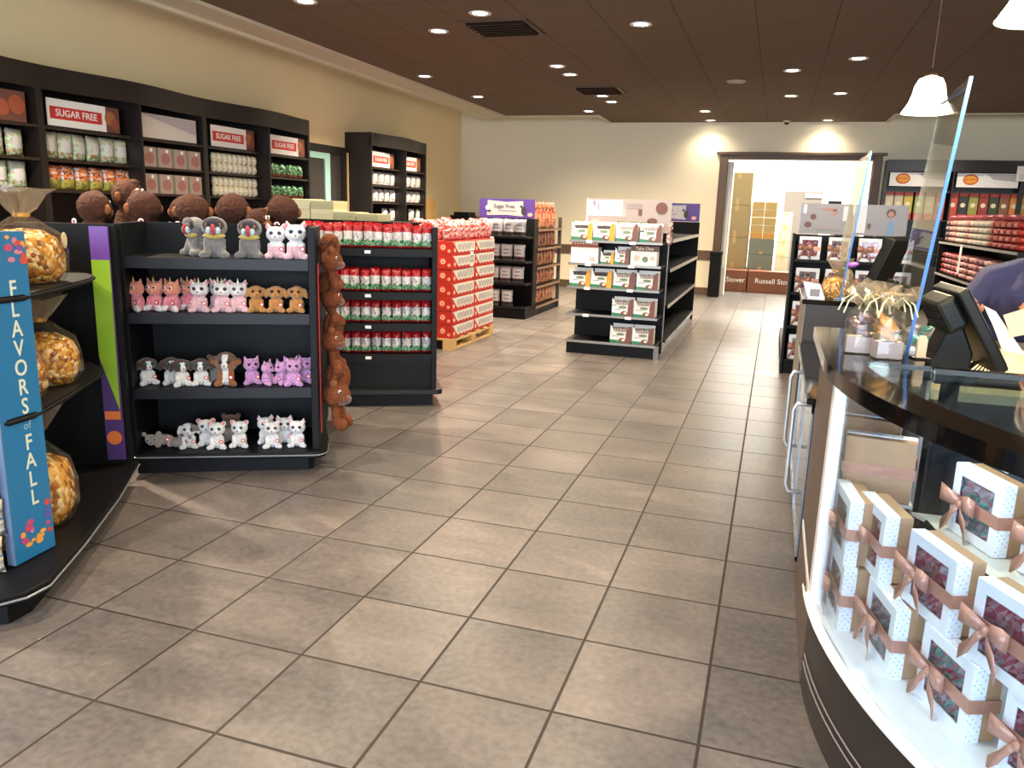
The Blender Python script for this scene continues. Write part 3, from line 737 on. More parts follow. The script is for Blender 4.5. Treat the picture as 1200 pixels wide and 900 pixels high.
for bi in range(2):
    for ri, (z, nm) in enumerate(((1.66, 'upper'), (1.425, 'middle'), (1.15, 'lower'))):
        n = 5 if ri < 2 else 4
        for i in range(n):
            if ri == 2 and i == 1: continue
            place(swb[(i+ri) % 2], (XL+.30, 10.16+.12+bi*.91+i*(.72/(n-1)), z), PI/2+random.uniform(-.25, .1), 'white bag, %s on the %s shelf, %s half of the far bookcase' % (nth(i), nm, ('left', 'right')[bi]), 'white bags in the far bookcase')
# orange bags at the side of the purple sign fixture
def f_or(s, t, r, g):
    if t > .8: return r.choice([0, 1, 2])
    return r.choice([0, 0, 3, 1]) if t > .3 else r.choice([0, 3, 3])
ORF = mat('orange_film', '#c47a5c', .35, bump=.5, bscale=40); ORD_ = mat('rust_film', '#9c4a36', .35); PNF = mat('peach_film', '#e0a37c', .4)
ob = [bag('orange_bag', 'bag', pouch_mesh('orange_bag', .145, .20, .07, [ORF, ORD_, REDP, PNF], f_or, seed=30+k)) for k in range(3)]
for ri, (z, nm, n) in enumerate(((1.14, 'top', 7), (.89, 'second', 7), (.64, 'third', 7), (.39, 'fourth', 7), (.125, 'bottom', 7))):
    for i in range(n):
        place(ob[(i+ri) % 3], (-3.04, 10.22+i*.155, z), PI/2+random.uniform(-.2, .2), 'orange candy bag, %s on the %s side shelf of the purple sign display' % (ORD[i].replace('leftmost', 'nearest'), nm), 'orange bags on the side shelves', scale=(1, 1, 1.08 if ri else 1.25))
for i in range(6):
    place(ob[i % 3], (-3.05, 10.24+i*.17, 1.14+.235), PI/2+random.uniform(-.3, .3), 'orange candy bag lying on top of the top side row, %s' % ORD[i].replace('leftmost', 'nearest'), 'orange bags on the side shelves', rot=(0, -.2, PI/2+random.uniform(-.3, .3)), scale=(1, 1, .55))
# left bookcase goods
CLEAR = mat('clear_wrap_print', '#a5a491', .3, noise=.35, nscale=40, bump=.6, bscale=40)
TANF = mat('tan_candy', '#9a7a55', .4, noise=.4, nscale=60); OLV = mat('olive_candy', '#6f7a4a', .4, noise=.4, nscale=60)
def f_clr(s, t, r, g): return (r.choice([0, 0, 5, 1, 2]) if t < .3 else 3 if abs(s-.5) < .3 and t < .7 else r.choice([0, 0, 0, 5])) if t < .8 else 0
cb = [bag('clear_candy_bag', 'bag', pouch_mesh('clear_candy_bag', .15, .20, .08, [CLEAR, TANF, OLV, WFILM, BLU, LGRN], f_clr, seed=40+k)) for k in range(3)]
for ri, z in enumerate((1.66, 1.425)):
    for i in range(5):
        place(cb[(i+ri) % 3], (XL+.30, 4.06+i*.165, z), PI/2+random.uniform(-.3, .3), 'pale candy bag at the left picture edge, %s, %s shelf' % (nth(i), ('upper', 'lower')[ri]), 'clear bags at the left edge')
for i in range(6):
    place(cb[i % 3], (XL+.30, 5.02+i*.145, 1.66), PI/2+random.uniform(-.3, .3), 'clear candy bag under the largest SUGAR FREE sign, %s' % nth(i), 'clear bags under the largest sign', scale=1.05)
def f_yo(s, t, r, g): return r.choice([0, 0, 1]) if t < .45 else r.choice([2, 3, 2, 4])
yb_ = [bag('candy_bag', 'bag', pouch_mesh('yellow_candy_bag', .16, .19, .08, [mat('yellow_green_candy', '#a79a3f', .45, noise=.4, nscale=60), OLV, ORG, WFILM, BROWNP], f_yo, seed=50+k)) for k in range(2)]
for i in range(6):
    place(yb_[i % 2], (XL+.30, 5.03+i*.145, 1.425), PI/2+random.uniform(-.2, .2), 'yellow and orange candy bag on the shelf behind the plush monkeys, %s' % nth(i), 'yellow and orange bags')
# grey-pink boxes
def chocobox(name, w, d, h, label):
    t = thing(name, label, 'box')
    MB().box(-w/2, w/2, -d/2, d/2, 0, h).done('carton', mat('greypink_carton', '#a58f88', .5, noise=.08), t, bevel=.002)
    m = MB(); m.disc((.01, -d/2-.001, h*.45), w*.3, mi=0, ry=h*.28); m.disc((.03, -d/2-.002, h*.85), w*.09, mi=1); m.box(-w/2+.002, -w/2+.012, -d/2-.001, -d/2, 0, h, mi=2)
    m.done('box_print', [mat('dull_red_print', '#9c6a62', .5), WHT, GRN], t)
    return t
cbx = chocobox('chocolate_box', .185, .12, .175, 'x')
for ri, z in enumerate((1.66, 1.425)):
    for i in range(4):
        place(cbx, (XL+.31, 6.02+i*.20, z), PI/2, 'grey and rose chocolate box, %s on the %s shelf under the blank sign' % (nth(i), ('upper', 'lower')[ri]), 'rose boxes under the blank sign')
# ivory packs: two layers of small rounded packs
IV = mat('ivory_wrap', '#d9d2b4', .4, noise=.1, nscale=30); 
ip = bag('ivory_pack', 'bag', pouch_mesh('ivory_pack', .082, .115, .07, [IV, WHT, OLV], lambda s, t, r, g: 0 if r.random() > .12 else 1, seed=60, nx=6, nz=8))
for ri, z in enumerate((1.66, 1.425)):
    for ly in range(2):
        for i in range(9):
            place(ip, (XL+.31, 6.98+i*.082, z+ly*.095), PI/2+random.uniform(-.15, .15), 'small ivory pack, %s in the %s layer of the %s shelf' % (nth(i), ('lower', 'upper')[ly], ('upper', 'lower')[ri]), 'ivory packs under the SUGAR FREE sign', scale=(1, 1, .9))
GF = mat('green_foil', '#3f8f5f', .25, .2, noise=.4, nscale=40, bump=.6, bscale=40); GFL = mat('light_green_foil', '#a3cf9a', .25, .1); RB = mat('reddish_brown_candy', '#7a4632', .5)
gb = [bag('green_candy_bag', 'bag', pouch_mesh('green_candy_bag', .12, .15, .09, [GF, GFL, RB, DARKP, WFILM], lambda s, t, r, g: r.choice([0, 1, 3, 0]) if t > .25 else 2, seed=70+k)) for k in range(3)]
for ri, z in enumerate((1.66, 1.425)):
    for i in range(7):
        place(gb[(i+ri) % 3], (XL+.30, 7.84+i*.115, z), PI/2+random.uniform(-.4, .4), 'bright green foil candy bag, %s on the %s shelf beside the side door' % (nth(i), ('upper', 'lower')[ri]), 'green foil bags')

# ================================================================== CARTONS behind the red bags
r = thing('gondola_shelf', 'low black shelf run behind the red bag display carrying cream cartons', 'shelf', (-4.15, 5.95, 0))
gondola(r, 1.25, .35, 1.235, (.6, .9), .13, rails=False)
MB().box(0, 1.25, .0, .40, 1.235, 1.25).done('top_board', GBLK, r)
CRT = mat('cream_carton', '#c6c3a0', .6, noise=.05)
CRT2 = mat('khaki_carton', '#a9a684', .6, noise=.05)
for x, w_, z0, h_, mt_, lab in ((-3.99, .205, 1.25, .165, CRT, 'tall pale cream carton, leftmost behind the red bags'), (-3.775, .22, 1.25, .085, CRT, 'flat cream carton under the khaki one behind the red bags'),
        (-3.775, .22, 1.335, .07, CRT2, 'khaki carton stacked on the flat cream carton'), (-3.55, .20, 1.25, .07, CRT2, 'low khaki carton, middle of the row behind the red bags'), (-3.34, .20, 1.25, .06, CRT2, 'low khaki carton at the right end behind the red bags')):
    t = thing('carton', lab, 'box', (x, 6.0, z0), 0, 'cream cartons behind the red bags')
    MB().box(0, w_, 0, .24, 0, h_).done('carton_body', mt_, t, bevel=.003)
    MB().box(0, w_, -.001, .24, h_*.47, h_*.49).done('lid_edge', mat('carton_edge', '#8f8c6e', .7), t)
t = thing('carton', 'tan cardboard box high beside the far bookcase on the left wall', 'box', (XL+.03, 12.12, 1.05), PI/2)
MB().box(0, .55, -.25, 0, 0, .47).done('carton_body', mat('tan_board', '#a8864f', .7, noise=.08), t, bevel=.004)
MB().box(.27, .275, -.2515, -.25, 0, .47).done('tape', mat('tape', '#b99a64', .4), t)
t = thing('shelf', 'dark low cabinet in the far left corner under the cardboard box', 'cabinet', (XL+.02, 12.03, 0), PI/2)
MB().box(0, 1.9, -.45, 0, .06, 1.03).done('cabinet_body', BLK, t)
MB().box(-.01, 1.91, -.47, 0, 1.03, 1.05).done('cabinet_top', ESP, t)
t = thing('stacked_trays', 'black stepped stack of trays in the far left corner', 'tray', (-5.62, 13.55, 1.05))
for k, (x0, x1, zz) in enumerate(((-.05, .40, 0), (.05, .42, .12), (.12, .40, .2))):
    MB().box(x0, x1, -.15, .2, zz, zz+(.12, .08, .06)[k]).done('tray', BLK, t)

# ================================================================== PALLET of red cartons
PW = mat('pallet_pine', '#c9a36a', .7, noise=.2, nscale=6)
t = thing('wooden_pallet', 'pale wooden pallet under the stack of red cartons', 'pallet', (-3.95, 7.14, 0))
for k in range(6): MB().box(.0, 1.02, k*.225, k*.225+.10, .098, .114).done('deck_board', PW, t)
for x in (0, .46, .92):
    for y0 in (0, .54, 1.10): MB().box(x, x+.10, y0, y0+.125, .018, .082).done('block', PW, t)
    MB().box(x, x+.10, 0, 1.225, .082, .098).done('stringer', PW, t)
    MB().box(x, x+.10, 0, 1.225, 0, .018).done('bottom_board', PW, t)
CR = mat('red_carton', '#b52a1e', .5, noise=.05)
ORR = mat('orange_red_print', '#dd5a3c', .5)
def carton(w, d, h):
    t = thing('red_carton', 'x', 'box')
    MB().box(0, w, 0, d, 0, h).done('carton_body', CR, t, bevel=.002)
    m = MB(); Rx = Matrix.Translation((w, 0, 0)) @ Matrix.Rotation(PI/2, 4, 'Z') @ Matrix.Rotation(PI/2, 4, 'X')
    # side (+x) face: slanted white panel with looped drawings
    m.prism([(.02, h*.95), (d-.004, h*.95), (d-.004, h*.24), (.14, h*.24)], 0, .0012, mi=0, M=Rx)
    n = 5
    for i in range(n):
        a = .14+i*(d-.17)/n; b = (d-.17)/n
        m.tube([(w+.0016, a, h*.82), (w+.0016, a+b*.2, h*.34), (w+.0016, a+b*.45, h*.80), (w+.0016, a+b*.65, h*.34), (w+.0016, a+b*.9, h*.82)], .0024, mi=1, n=4)
        m.prism([(a+b*.1, h*.30), (a+b*.8, h*.30), (a+b*.45, h*.12)], .0, .0013, mi=0, M=Rx)
    m.disc((w+.001, .055, h*.35), .028, axis='x', mi=2); m.disc((w+.0018, .055, h*.35), .016, axis='x', mi=3)
    m.box(w, w+.0012, .01, .09, h*.90, h*.94, mi=3)
    # front face
    for cx, cz, rr in ((w*.2, .5, .035), (w*.5, .4, .04), (w*.8, .55, .035), (w*.93, .3, .02)):
        m.disc((cx, -.001, h*cz), rr, mi=2); m.disc((cx, -.0018, h*cz), rr*.6, mi=3); m.disc((cx, -.0024, h*cz), rr*.35, mi=2)
    m.done('printed_panel', [mat('carton_white', '#dcd5cc', .5), MIDG, ORR, CREAM], t)
    return t
cartn = carton(.50, .60, .134)
NL = ['bottom', 'second', 'third', 'fourth', 'fifth', 'sixth', 'top']
for ly in range(7):
    for ix in range(2):
        for iy in range(2):
            if ix == 0 and iy == 1: continue
            place(cartn, (-3.945+ix*.505+random.uniform(-.004, .004), 7.15+iy*.605, .114+ly*.136), random.uniform(-.008, .008), 'red candy carton with white looped print, %s layer on the pallet, %s' % (NL[ly], ('front left', 'front right', '', 'rear right')[ix+2*iy]), 'red cartons on the pallet')
t = thing('price_card', 'tall white price card taped to the red cartons', 'card', (-2.936, 7.62, .80), PI/2)
MB().box(0, .085, 0, .003, 0, .22).done('card', WHT, t)
m = MB()
for k in range(3): m.box(.015, .07, -.002, -.001, .05+k*.05, .062+k*.05)
m.done('card_print', MIDG, t)
STR = mat('striped_wrap', '#b04a42', .3, noise=.5, nscale=35, bump=.6, bscale=40)
sb = [bag('striped_candy_bag', 'bag', pouch_mesh('striped_candy_bag', .15, .20, .10, [STR, REDP, WFILM, PINKP, DRED], lambda s, t, r, g: r.choice([0, 1, 2, 3, 0]), seed=80+k)) for k in range(3)]
k = 0
for iy in range(8):
    for ix in range(3):
        place(sb[k % 3], (-3.02-.16*ix, 7.22+iy*.155, 1.066), PI/2+random.uniform(-.5, .5), 'striped candy bag on the red cartons, %s row from the front, %s' % (ORD[iy].replace('leftmost', 'first'), ('at the aisle side', 'in the middle', 'at the back')[ix]), 'striped bags on the pallet stack', scale=(1, 1, random.uniform(.92, 1.08))); k += 1

# ================================================================== CENTRE GONDOLA boxes
def traybox(w, kind, h=.175, d=.14):
    t = thing('chocolate_tray_box', 'x', 'box')
    side = mat('amber_print', '#e0a02c', .45) if kind == 'amber' else mat('cocoa_print', '#7b4a3c', .45)
    # cut-down front, higher sides
    m = MB(); m.box(-w/2, w/2, -d/2, -d/2+.004, 0, h*.62)
    m.box(-w/2, -w/2+.004, -d/2, d/2, 0, h*.8); m.box(w/2-.004, w/2, -d/2, d/2, 0, h*.85); m.box(-w/2, w/2, d/2-.004, d/2, 0, h); m.box(-w/2, w/2, -d/2, d/2, 0, .004)
    Rx = Matrix.Translation((0, -d/2, 0)) @ Matrix.Rotation(PI/2, 4, 'X')
    m.prism([(-w/2, h*.55), (-w/2+.045, h*.55), (-w/2+.02, h*.9), (-w/2, h*.98)], -.004, 0, M=Rx)
    m.prism([(w/2-.05, h*.55), (w/2, h*.55), (w/2, h*.95), (w/2-.03, h*.93)], -.004, 0, M=Rx)
    m.done('tray', WHT, t)
    m = MB(); m.prism([(w/2-.05, 0), (w/2, 0), (w/2, h*.95), (w/2-.028, h*.93), (w/2-.05, h*.55)], 0, .0012, mi=0, M=Rx)
    m.prism([(-w/2, 0), (w/2-.05, 0), (w/2-.05, h*.14), (-w/2, h*.18)], 0, .0016, mi=1, M=Rx)
    m.disc((w*.10, -d/2-.003, h*.16), w*.17, mi=2, ry=h*.14); m.disc((w*.15, -d/2-.0036, h*.18), w*.08, mi=4, ry=h*.07); m.disc((0, -d/2-.003, h*.50), w*.2, mi=3, ry=h*.08)
    m.box(-w*.4, -w*.1, -d/2-.002, -d/2-.001, h*.36, h*.39, mi=5)
    m.done('tray_print', [side, GRN, mat('cocoa_print', '#7b4a3c', .45), mat('sage_print', '#7c8f6c', .5), CREAM, MIDG], t)
    m = MB(); rr = random.Random(5)
    for i in range(7): m.box(-w/2+.012+i*(w-.03)/7, -w/2+.012+(i+.8)*(w-.03)/7, -d/2+.01, d/2-.01, .01, h*(.72+.1*rr.random()))
    m.done('wrapped_bars', mat('dark_bar_wrap', '#4d3f38', .3, noise=.4, nscale=30) if kind == 'amber' else mat('pale_bar_wrap', '#b7a59a', .3, noise=.4, nscale=30), t)
    return t
ta, tb = traybox(.205, 'amber'), traybox(.205, 'cocoa')
X0, Y0 = -1.90, 7.59
lst = [(1.115, [(.11, 'a'), (.33, 'a'), (.55, 'b'), (.775, 'b')], 'top'), (.665, [(.115, 'a'), (.33, 'a'), (.55, 'b'), (.775, 'b')], 'third'), (.40, [(.55, 'b'), (.765, 'b')], 'fourth'), (.135, [(.55, 'b'), (.765, 'b')], 'bottom')]
for z, L_, nm in lst:
    for i, (x, k) in enumerate(L_):
        place(ta if k == 'a' else tb, (X0+x, Y0+.10, z), random.uniform(-.04, .04), '%s-sided chocolate tray box, %s on the %s centre end shelf' % (('amber' if k == 'a' else 'cocoa'), nth(i), nm), 'chocolate tray boxes')
place(ta, (X0+.375, Y0+.10, .895), 0, 'small amber-sided tray box between the wide white box and its neighbour', 'chocolate tray boxes', scale=(.62, 1, .72))
place(tb, (X0+.515, Y0+.10, .895), 0, 'small brown-sided tray box left of the Take One box', 'chocolate tray boxes', scale=(.62, 1, .95))
t = thing('display_box', 'wide white box with orange-brown patterned lid at the left of the second end shelf', 'box', (X0+.015, Y0+.03, .895))
MB().box(0, .27, 0, .16, 0, .15).done('carton_body', WHT, t)
m = MB(); m.prism([(0, 0), (.27, 0), (.27, .045), (.03, .05), (0, .03)], 0, .004, M=Matrix.Translation((0, .0, .15)) @ Matrix.Rotation(PI/2, 4, 'X'), mi=0)
for k in range(9): m.disc((.04+k*.026, -.006, .185), .008, mi=1, n=8)
m.box(.19, .24, -.003, 0, .02, .06, mi=2); m.done('lid_pattern', [mat('rust_print'), CREAM, PINKP], t)
t = thing('display_box', 'white box with a brown header reading Take One on the second end shelf', 'box', (X0+.60, Y0+.04, .895))
MB().box(0, .25, 0, .15, 0, .135).done('carton_body', WHT, t)
MB().box(0, .27, .0, .006, .135, .185).done('header_card', BROWNP, t)
text('Take One', .042, CREAM, t, (.13, -.003, .16), bold=.0005)
m = MB(); m.disc((.06, -.002, .07), .03, mi=0); m.disc((.14, -.002, .06), .028, mi=1); m.disc((.21, -.002, .07), .02, mi=0); m.done('box_print', [mat('blush_print', '#ddc3b8', .5), mat('sage_print')], t)
# loose wrapped sweets behind the top row
t = tag(MB().box(0, .001, 0, .001, 0, .001).done('wrapped_sweets_heap', WHT), 'loose heap of wrapped sweets between the top boxes and the picture sign', 'sweets'); bpy.data.objects.remove(t)
# spilling plush/ribbon clip strip at the right of the top shelf
cs = thing('clip_strip', 'strip of small cocoa pouches hanging at the right end of the top shelf', 'clip strip', (-.985, 7.96, 1.08))
MB().box(-.006, .006, 0, .002, 0, .22).done('strip', RAIL, cs)
for k in range(4): put('pouch', pouch_mesh('pouch', .06, .06, .03, [mat('cocoa_print'), WFILM, PINKP], lambda s, t, r, g: r.randrange(3), seed=90+k, nx=5, nz=6), cs, (0, -.018, .01+k*.052))

# ================================================================== STOCK ROOM
def plain_carton(name, lab, x, y, z, w, d, h, mt, grp=None, tape=True):
    t = thing(name, lab, 'box', (x, y, z), 0, grp)
    MB().box(0, w, 0, d, 0, h).done('carton_body', mt, t, bevel=.004)
    m = MB(); m.box(w/2-.03, w/2+.03, -.002, 0, h*.8, h) if tape else None; m.box(w/2-.03, w/2+.03, -.002, 0, 0, h*.2)
    m.done('tape', mat('tape'), t)
    return t
for k, lab in enumerate(('bottom', 'middle', 'top')):
    plain_carton('tall_carton', 'large tan carton, %s of the tall stack inside the stock room' % lab, -1.0, 16.0, .40+k*.60, .50, .6, .595, mat('tan_carton', '#9f8d6a', .75, noise=.04), 'tall tan cartons')
BRB = mat('chocolate_carton', '#7b4a30', .6, noise=.06)
for k, (x, lab) in enumerate(((-1.34, 'left one, beside the black bin'), (-.42, 'right one'))):
    t = thing('brown_carton', 'low brown carton printed Russell Stover in white script, '+lab, 'box', (x, 15.5, 0), 0, 'brown cartons with white script')
    MB().box(0, .90, 0, .45, 0, .40).done('carton_body', BRB, t, bevel=.004)
    o = text('Russell Stover', .13, WHT, t, (.50, -.003, .22), bold=.0008); o.data.transform(Matrix.Shear('XY', 4, (.25, 0)))
plain_carton('brown_carton', 'plain brown carton at the back of the low brown pair, under the tan stack', -1.02, 16.0, 0, .55, .6, .40, BRB)
GG = mat('grey_green_tote', '#737b72', .5, noise=.05)
for k in range(2): plain_carton('storage_tote', ('lower', 'upper')[k]+' grey-green tote in the stock room', -.47, 16.0, .40+k*.29, .46, .5, .285, GG, 'grey-green totes', tape=False)
plain_carton('brown_carton', 'plain brown carton under the grey-green totes', -.47, 16.0, 0, .46, .5, .40, BRB)
YEL = mat('yellow_carton', '#b39a62', .6, noise=.08); YO = mat('orange_yellow_carton', '#c48f45', .6)
for ix in range(2):
    plain_carton('yellow_carton', 'flat orange-yellow carton, %s, on the grey-green totes' % ('left', 'right')[ix], -.47+ix*.23, 16.02, .98, .22, .45, .11, YO, 'yellow cartons')
    for k in range(4):
        plain_carton('yellow_carton', 'small pale yellow carton in the stock room, %s column, %s' % (('left', 'right')[ix], ('lowest', 'second', 'third', 'topmost')[k]), -.47+ix*.23, 16.04, 1.09+k*.145, .22, .4, .14, YEL, 'yellow cartons')
for k in range(5):
    plain_carton('white_carton', 'pale narrow carton beside the stock room door, %s from the floor' % ('first', 'second', 'third', 'fourth', 'fifth')[k], .03, 17.2, k*.30, .26, .4, .295, mat('offwhite_carton', '#b0a488', .6, noise=.05), 'pale cartons by the door')
t = thing('trash_bin', 'tall narrow black bin standing in the doorway corner', 'bin', (-.93, 14.33, 0))
MB().box(-.11, .08, -.14, .12, 0, .72).done('bin_body', BLK, t, bevel=.01)
MB().box(-.12, .09, -.15, .13, .72, .78).done('bin_lid', GBLK, t, bevel=.01)
t = thing('wall_shelf', 'small white wire shelf with a black box, upper right in the stock room', 'shelf', (.98, 16.4, 1.5))
MB().box(-.09, .14, 0, .2, .0, .22).done('black_box', BLK, t)
for k in range(3): MB().box(-.06, .14, 0, .2, .26+k*.08, .28+k*.08).done('wire_shelf', mat('wire_grey', '#a9a9a4', .4), t)
plain_carton('brown_carton', 'tall tan carton column behind the gift box sign in the stock room', 1.0, 16.6, 0, .5, .5, 1.48, mat('tan_carton'))

# ================================================================== PLUSH ANIMALS
EYE = mat('plush_eye', '#17131a', .12); EYEW = mat('plush_eye_rim', '#cfd8dc', .3)
HEART = mat('red_heart_tag', '#c5332f', .4)
def fur(n, c): return mat('fur_'+n, c, .95, noise=.35, nscale=70, bump=.9, bscale=160, sheen=.4)
def toy(kind, cat, h, furs, fn=None, ears='round', earc=None, eyec=None, muzzle=None, horn=None, tagc=True, pose='sit', extra=None, big=1., mane=None):
    """seated plush facing -y, origin at its seat; furs = materials of the one continuous skin"""
    s = h/.16
    t = thing(kind, 'x', cat)
    m = MB(); P = lambda *a: tuple(v*s for v in a)
    if pose == 'sit':
        m.ell(P(0, .0, .042), P(.034, .032, .045)); hc = (0, -.006, .108)
        m.ell(P(*hc), P(.042*big, .037*big, .037*big))
        for sx in (-1, 1):
            cone(m, P(sx*.026, -.016, .062), P(sx*.022, -.034, .012), .010*s, .012*s)
            cone(m, P(sx*.020, -.004, .016), P(sx*.036, -.038, .012), .015*s, .013*s)
        m.ell(P(0, .036, .018), P(.012, .02, .010))
    else:
        m.ell(P(0, .01, .032), P(.055, .032, .03)); hc = (-.05, -.01, .042); m.ell(P(*hc), P(.032, .03, .028))
        for x in (-.02, .035): m.ell(P(x, -.03, .012), P(.016, .022, .012))
    m.ell(P(hc[0], hc[1]-.03, hc[2]-.012), P(.018, .016, .013))
    if mane: m.ell(P(hc[0], hc[1]+.012, hc[2]), P(mane, .03, mane))
    ex = .024
    if ears == 'round':
        for sx in (-1, 1): m.ell(P(hc[0]+sx*.034, hc[1]+.004, hc[2]+.03), P(.014, .008, .014))
    elif ears == 'cat':
        for sx in (-1, 1): cone(m, P(hc[0]+sx*.026, hc[1], hc[2]+.026), P(hc[0]+sx*.034, hc[1], hc[2]+.05), .012*s, .004*s, 8)
    elif ears == 'floppy':
        for sx in (-1, 1): m.ell(P(hc[0]+sx*.044, hc[1]+.004, hc[2]-.004), P(.011, .018, .030), rot=(0, sx*-.25, 0))
    elif ears == 'side':
        for sx in (-1, 1): m.ell(P(hc[0]+sx*.05, hc[1]+.008, hc[2]+.004), P(.016, .008, .018))
    o = put('plush_body', remesh(m, 'plush_body', furs, .0048*s, 1, (lambda c: fn(c/s)) if fn else None, disp=.0004*s), t)
    if earc and ears in ('cat', 'round'):
        for sx in (-1, 1):
            MB().ell(P(hc[0]+sx*.034, hc[1]-.006, hc[2]+.033), P(.008, .005, .010)).done('inner_ear', earc, t, smooth=True)
    for sx in (-1, 1):
        e = MB(); e.ell(P(hc[0]+sx*.0165, hc[1]-.0335*big, hc[2]+.008), P(.0085, .005, .0085), mi=0); e.ell(P(hc[0]+sx*.0165, hc[1]-.0375*big, hc[2]+.008), P(.0055, .003, .0058), mi=1)
        e.done('eye', [eyec or EYEW, EYE], t, smooth=True)
    n = MB().ell(P(hc[0], hc[1]-.047, hc[2]-.008), P(.0045, .003, .0035)).done('nose', muzzle or mat('plush_nose', '#7c4a4a', .4), t, smooth=True)
    if horn: MB().lathe([(.006*s, 0), (0, .028*s)], n=8, M=Matrix.Translation(P(hc[0], hc[1]-.01, hc[2]+.034))).done('horn', horn, t)
    if tagc:
        g = MB(); g.disc(P(.024, -.042, .045), .010*s, mi=0, t=.001); g.disc(P(.024, -.0432, .045), .0055*s, mi=1, t=.001); g.done('heart_tag', [HEART, WHT], t)
    if extra: extra(t, s, hc)
    return t
PNK = fur('pink', '#e58798'); PNKL = fur('pale_pink', '#e6b7bf'); TANP = fur('golden_tan', '#b9813c'); WHF = fur('white', '#dfe0e2'); BRF = fur('brown', '#59371f')
DBF = fur('dark_brown', '#3a241b'); PUR = fur('lilac', '#c893c8'); GRF = fur('grey', '#6f6e6e'); WGF = fur('warm_grey', '#8f8883'); SAL = fur('salmon', '#d98a72'); RUS = fur('rust', '#8b5228')
MINTE = mat('eye_teal', '#2f8f8f', .15); PLE = mat('eye_plum', '#6a3a5a', .15)
top = lambda c: 1 if c.z > .085 else 0
T_unip = toy('plush_unicorn', 'plush toy', .155, [PNK, SAL, WHF], lambda c: 1 if c.z > .085 else (2 if c.y < -.03 and c.z < .03 else 0), ears='cat', horn=GOLD, eyec=WHT)
T_uniw = toy('plush_unicorn', 'plush toy', .155, [PNKL, WHF], top, ears='cat', horn=mat('silver_horn', '#d8cdb0', .3, .5), earc=PNK, eyec=PLE)
T_dog = toy('plush_dog', 'plush toy', .15, [TANP], ears='floppy', eyec=DARKP)
T_bwd = toy('plush_dog', 'plush toy', .15, [WHF, DBF], lambda c: 1 if (c.z > .078 and abs(c.x) > .011) or (c.z > .13) else 0, ears='floppy', eyec=MINTE)
T_gp = toy('plush_guinea_pig', 'plush toy', .165, [RUS, WHF, BRF], lambda c: 1 if abs(c.x) < .013 and c.y < -.01 else (2 if c.z > .12 else 0), ears='side', mane=.05, eyec=DARKP)
T_leo = toy('plush_leopard', 'plush toy', .15, [PUR, fur('violet', '#7f4f94')], lambda c: 1 if math.sin(c.x*330)*math.sin(c.z*290) > .72 else 0, ears='cat', eyec=PLE)
T_cat = toy('plush_cat', 'plush toy', .15, [WHF], ears='cat', earc=PNKL, eyec=PLE)
T_kit = toy('plush_kitten', 'plush toy', .165, [WHF, PNKL], lambda c: 1 if c.z < .055 else 0, ears='cat', earc=PNK, eyec=mat('eye_slate', '#4a5a78', .15))
T_wpk = toy('plush_bear', 'plush toy', .15, [WHF], ears='round', earc=PNK, eyec=MINTE)
T_dal = toy('plush_dog', 'plush toy', .15, [WHF, GRF], lambda c: 1 if c.x > .012 and c.z > .10 else 0, ears='floppy', eyec=mat('eye_slate'))
T_lie = toy('plush_mouse', 'plush toy', .15, [WGF, PNKL], lambda c: 1 if c.x > .02 else 0, ears='round', pose='lie', eyec=EYEW)
T_brn = toy('plush_bear', 'plush toy', .15, [WGF, BRF], top, ears='round', eyec=MINTE)
def mand_face(t, s, hc):
    P = lambda *a: tuple(v*s for v in a)
    MB().ell(P(0, -.032, .117), P(.036, .013, .026)).done('dark_mask', fur('mask', '#2c2634'), t, smooth=True)
    MB().ell(P(0, -.042, .100), P(.008, .014, .021)).done('red_nose', fur('red_nose', '#b3202a'), t, smooth=True)
    for sx in (-1, 1): MB().ell(P(sx*.014, -.040, .098), P(.009, .009, .014)).done('pale_cheek', fur('cheek', '#b7cfd6'), t, smooth=True)
    MB().ell(P(0, -.022, .078), P(.036, .018, .012)).done('yellow_beard', fur('beard', '#b4a04a'), t, smooth=True)
T_man = toy('plush_mandrill', 'plush toy', .185, [GRF], ears='none', eyec=mat('eye_amber', '#b9863a', .2), extra=mand_face, tagc=False)
def bput(p, u, v, z, rz, label, g, sc=1.):
    place(p, FB(u, v, z), ANG+rz, label, g, scale=(sc*1.17, sc*1.1, sc*1.08))
# top shelf
g = 'plush toys on the top shelf'
bput(T_man, .29, .22, 1.10, -.9, 'grey plush mandrill turned sideways, leftmost on the top shelf', g, 1.08)
bput(T_man, .40, .10, 1.10, .05, 'grey plush mandrill with red nose, middle one on the top shelf', g, 1.12)
bput(T_man, .565, .13, 1.10, -.05, 'grey plush mandrill with red nose, right one sitting a little apart on the top shelf', g, 1.08)
bput(T_kit, .69, .14, 1.10, .0, 'white plush kitten with pink belly, left one at the right end of the top shelf', g)
bput(T_kit, .79, .11, 1.10, .05, 'white plush kitten with pink belly, right one beside the shelf upright', g, 1.08)
g = 'plush toys on the second shelf'
for u, v, rz, w_ in ((.015, .10, -.5, 'leftmost'), (.10, .12, -.3, 'second from left'), (.185, .10, -.4, 'third from left'), (.25, .16, -.2, 'fourth from left, behind its neighbour')):
    bput(T_unip, u, v, .83, rz, 'pink plush unicorn with salmon head on the second shelf, '+w_, g, .98)
for u, v, rz, w_ in ((.315, .09, 0, 'leftmost, in front'), (.39, .17, .1, 'second, behind the others'), (.425, .09, 0, 'third'), (.50, .10, .1, 'rightmost, beside the tan dogs')):
    bput(T_uniw, u, v, .83, rz, 'pale pink and white plush unicorn on the second shelf, '+w_, g, .98)
for u, v, rz, w_ in ((.585, .10, .2, 'left'), (.685, .10, 0, 'middle'), (.79, .10, -.2, 'right')):
    bput(T_dog, u, v, .83, rz, 'golden tan plush dog on the second shelf, %s one of three' % w_, g, .92)
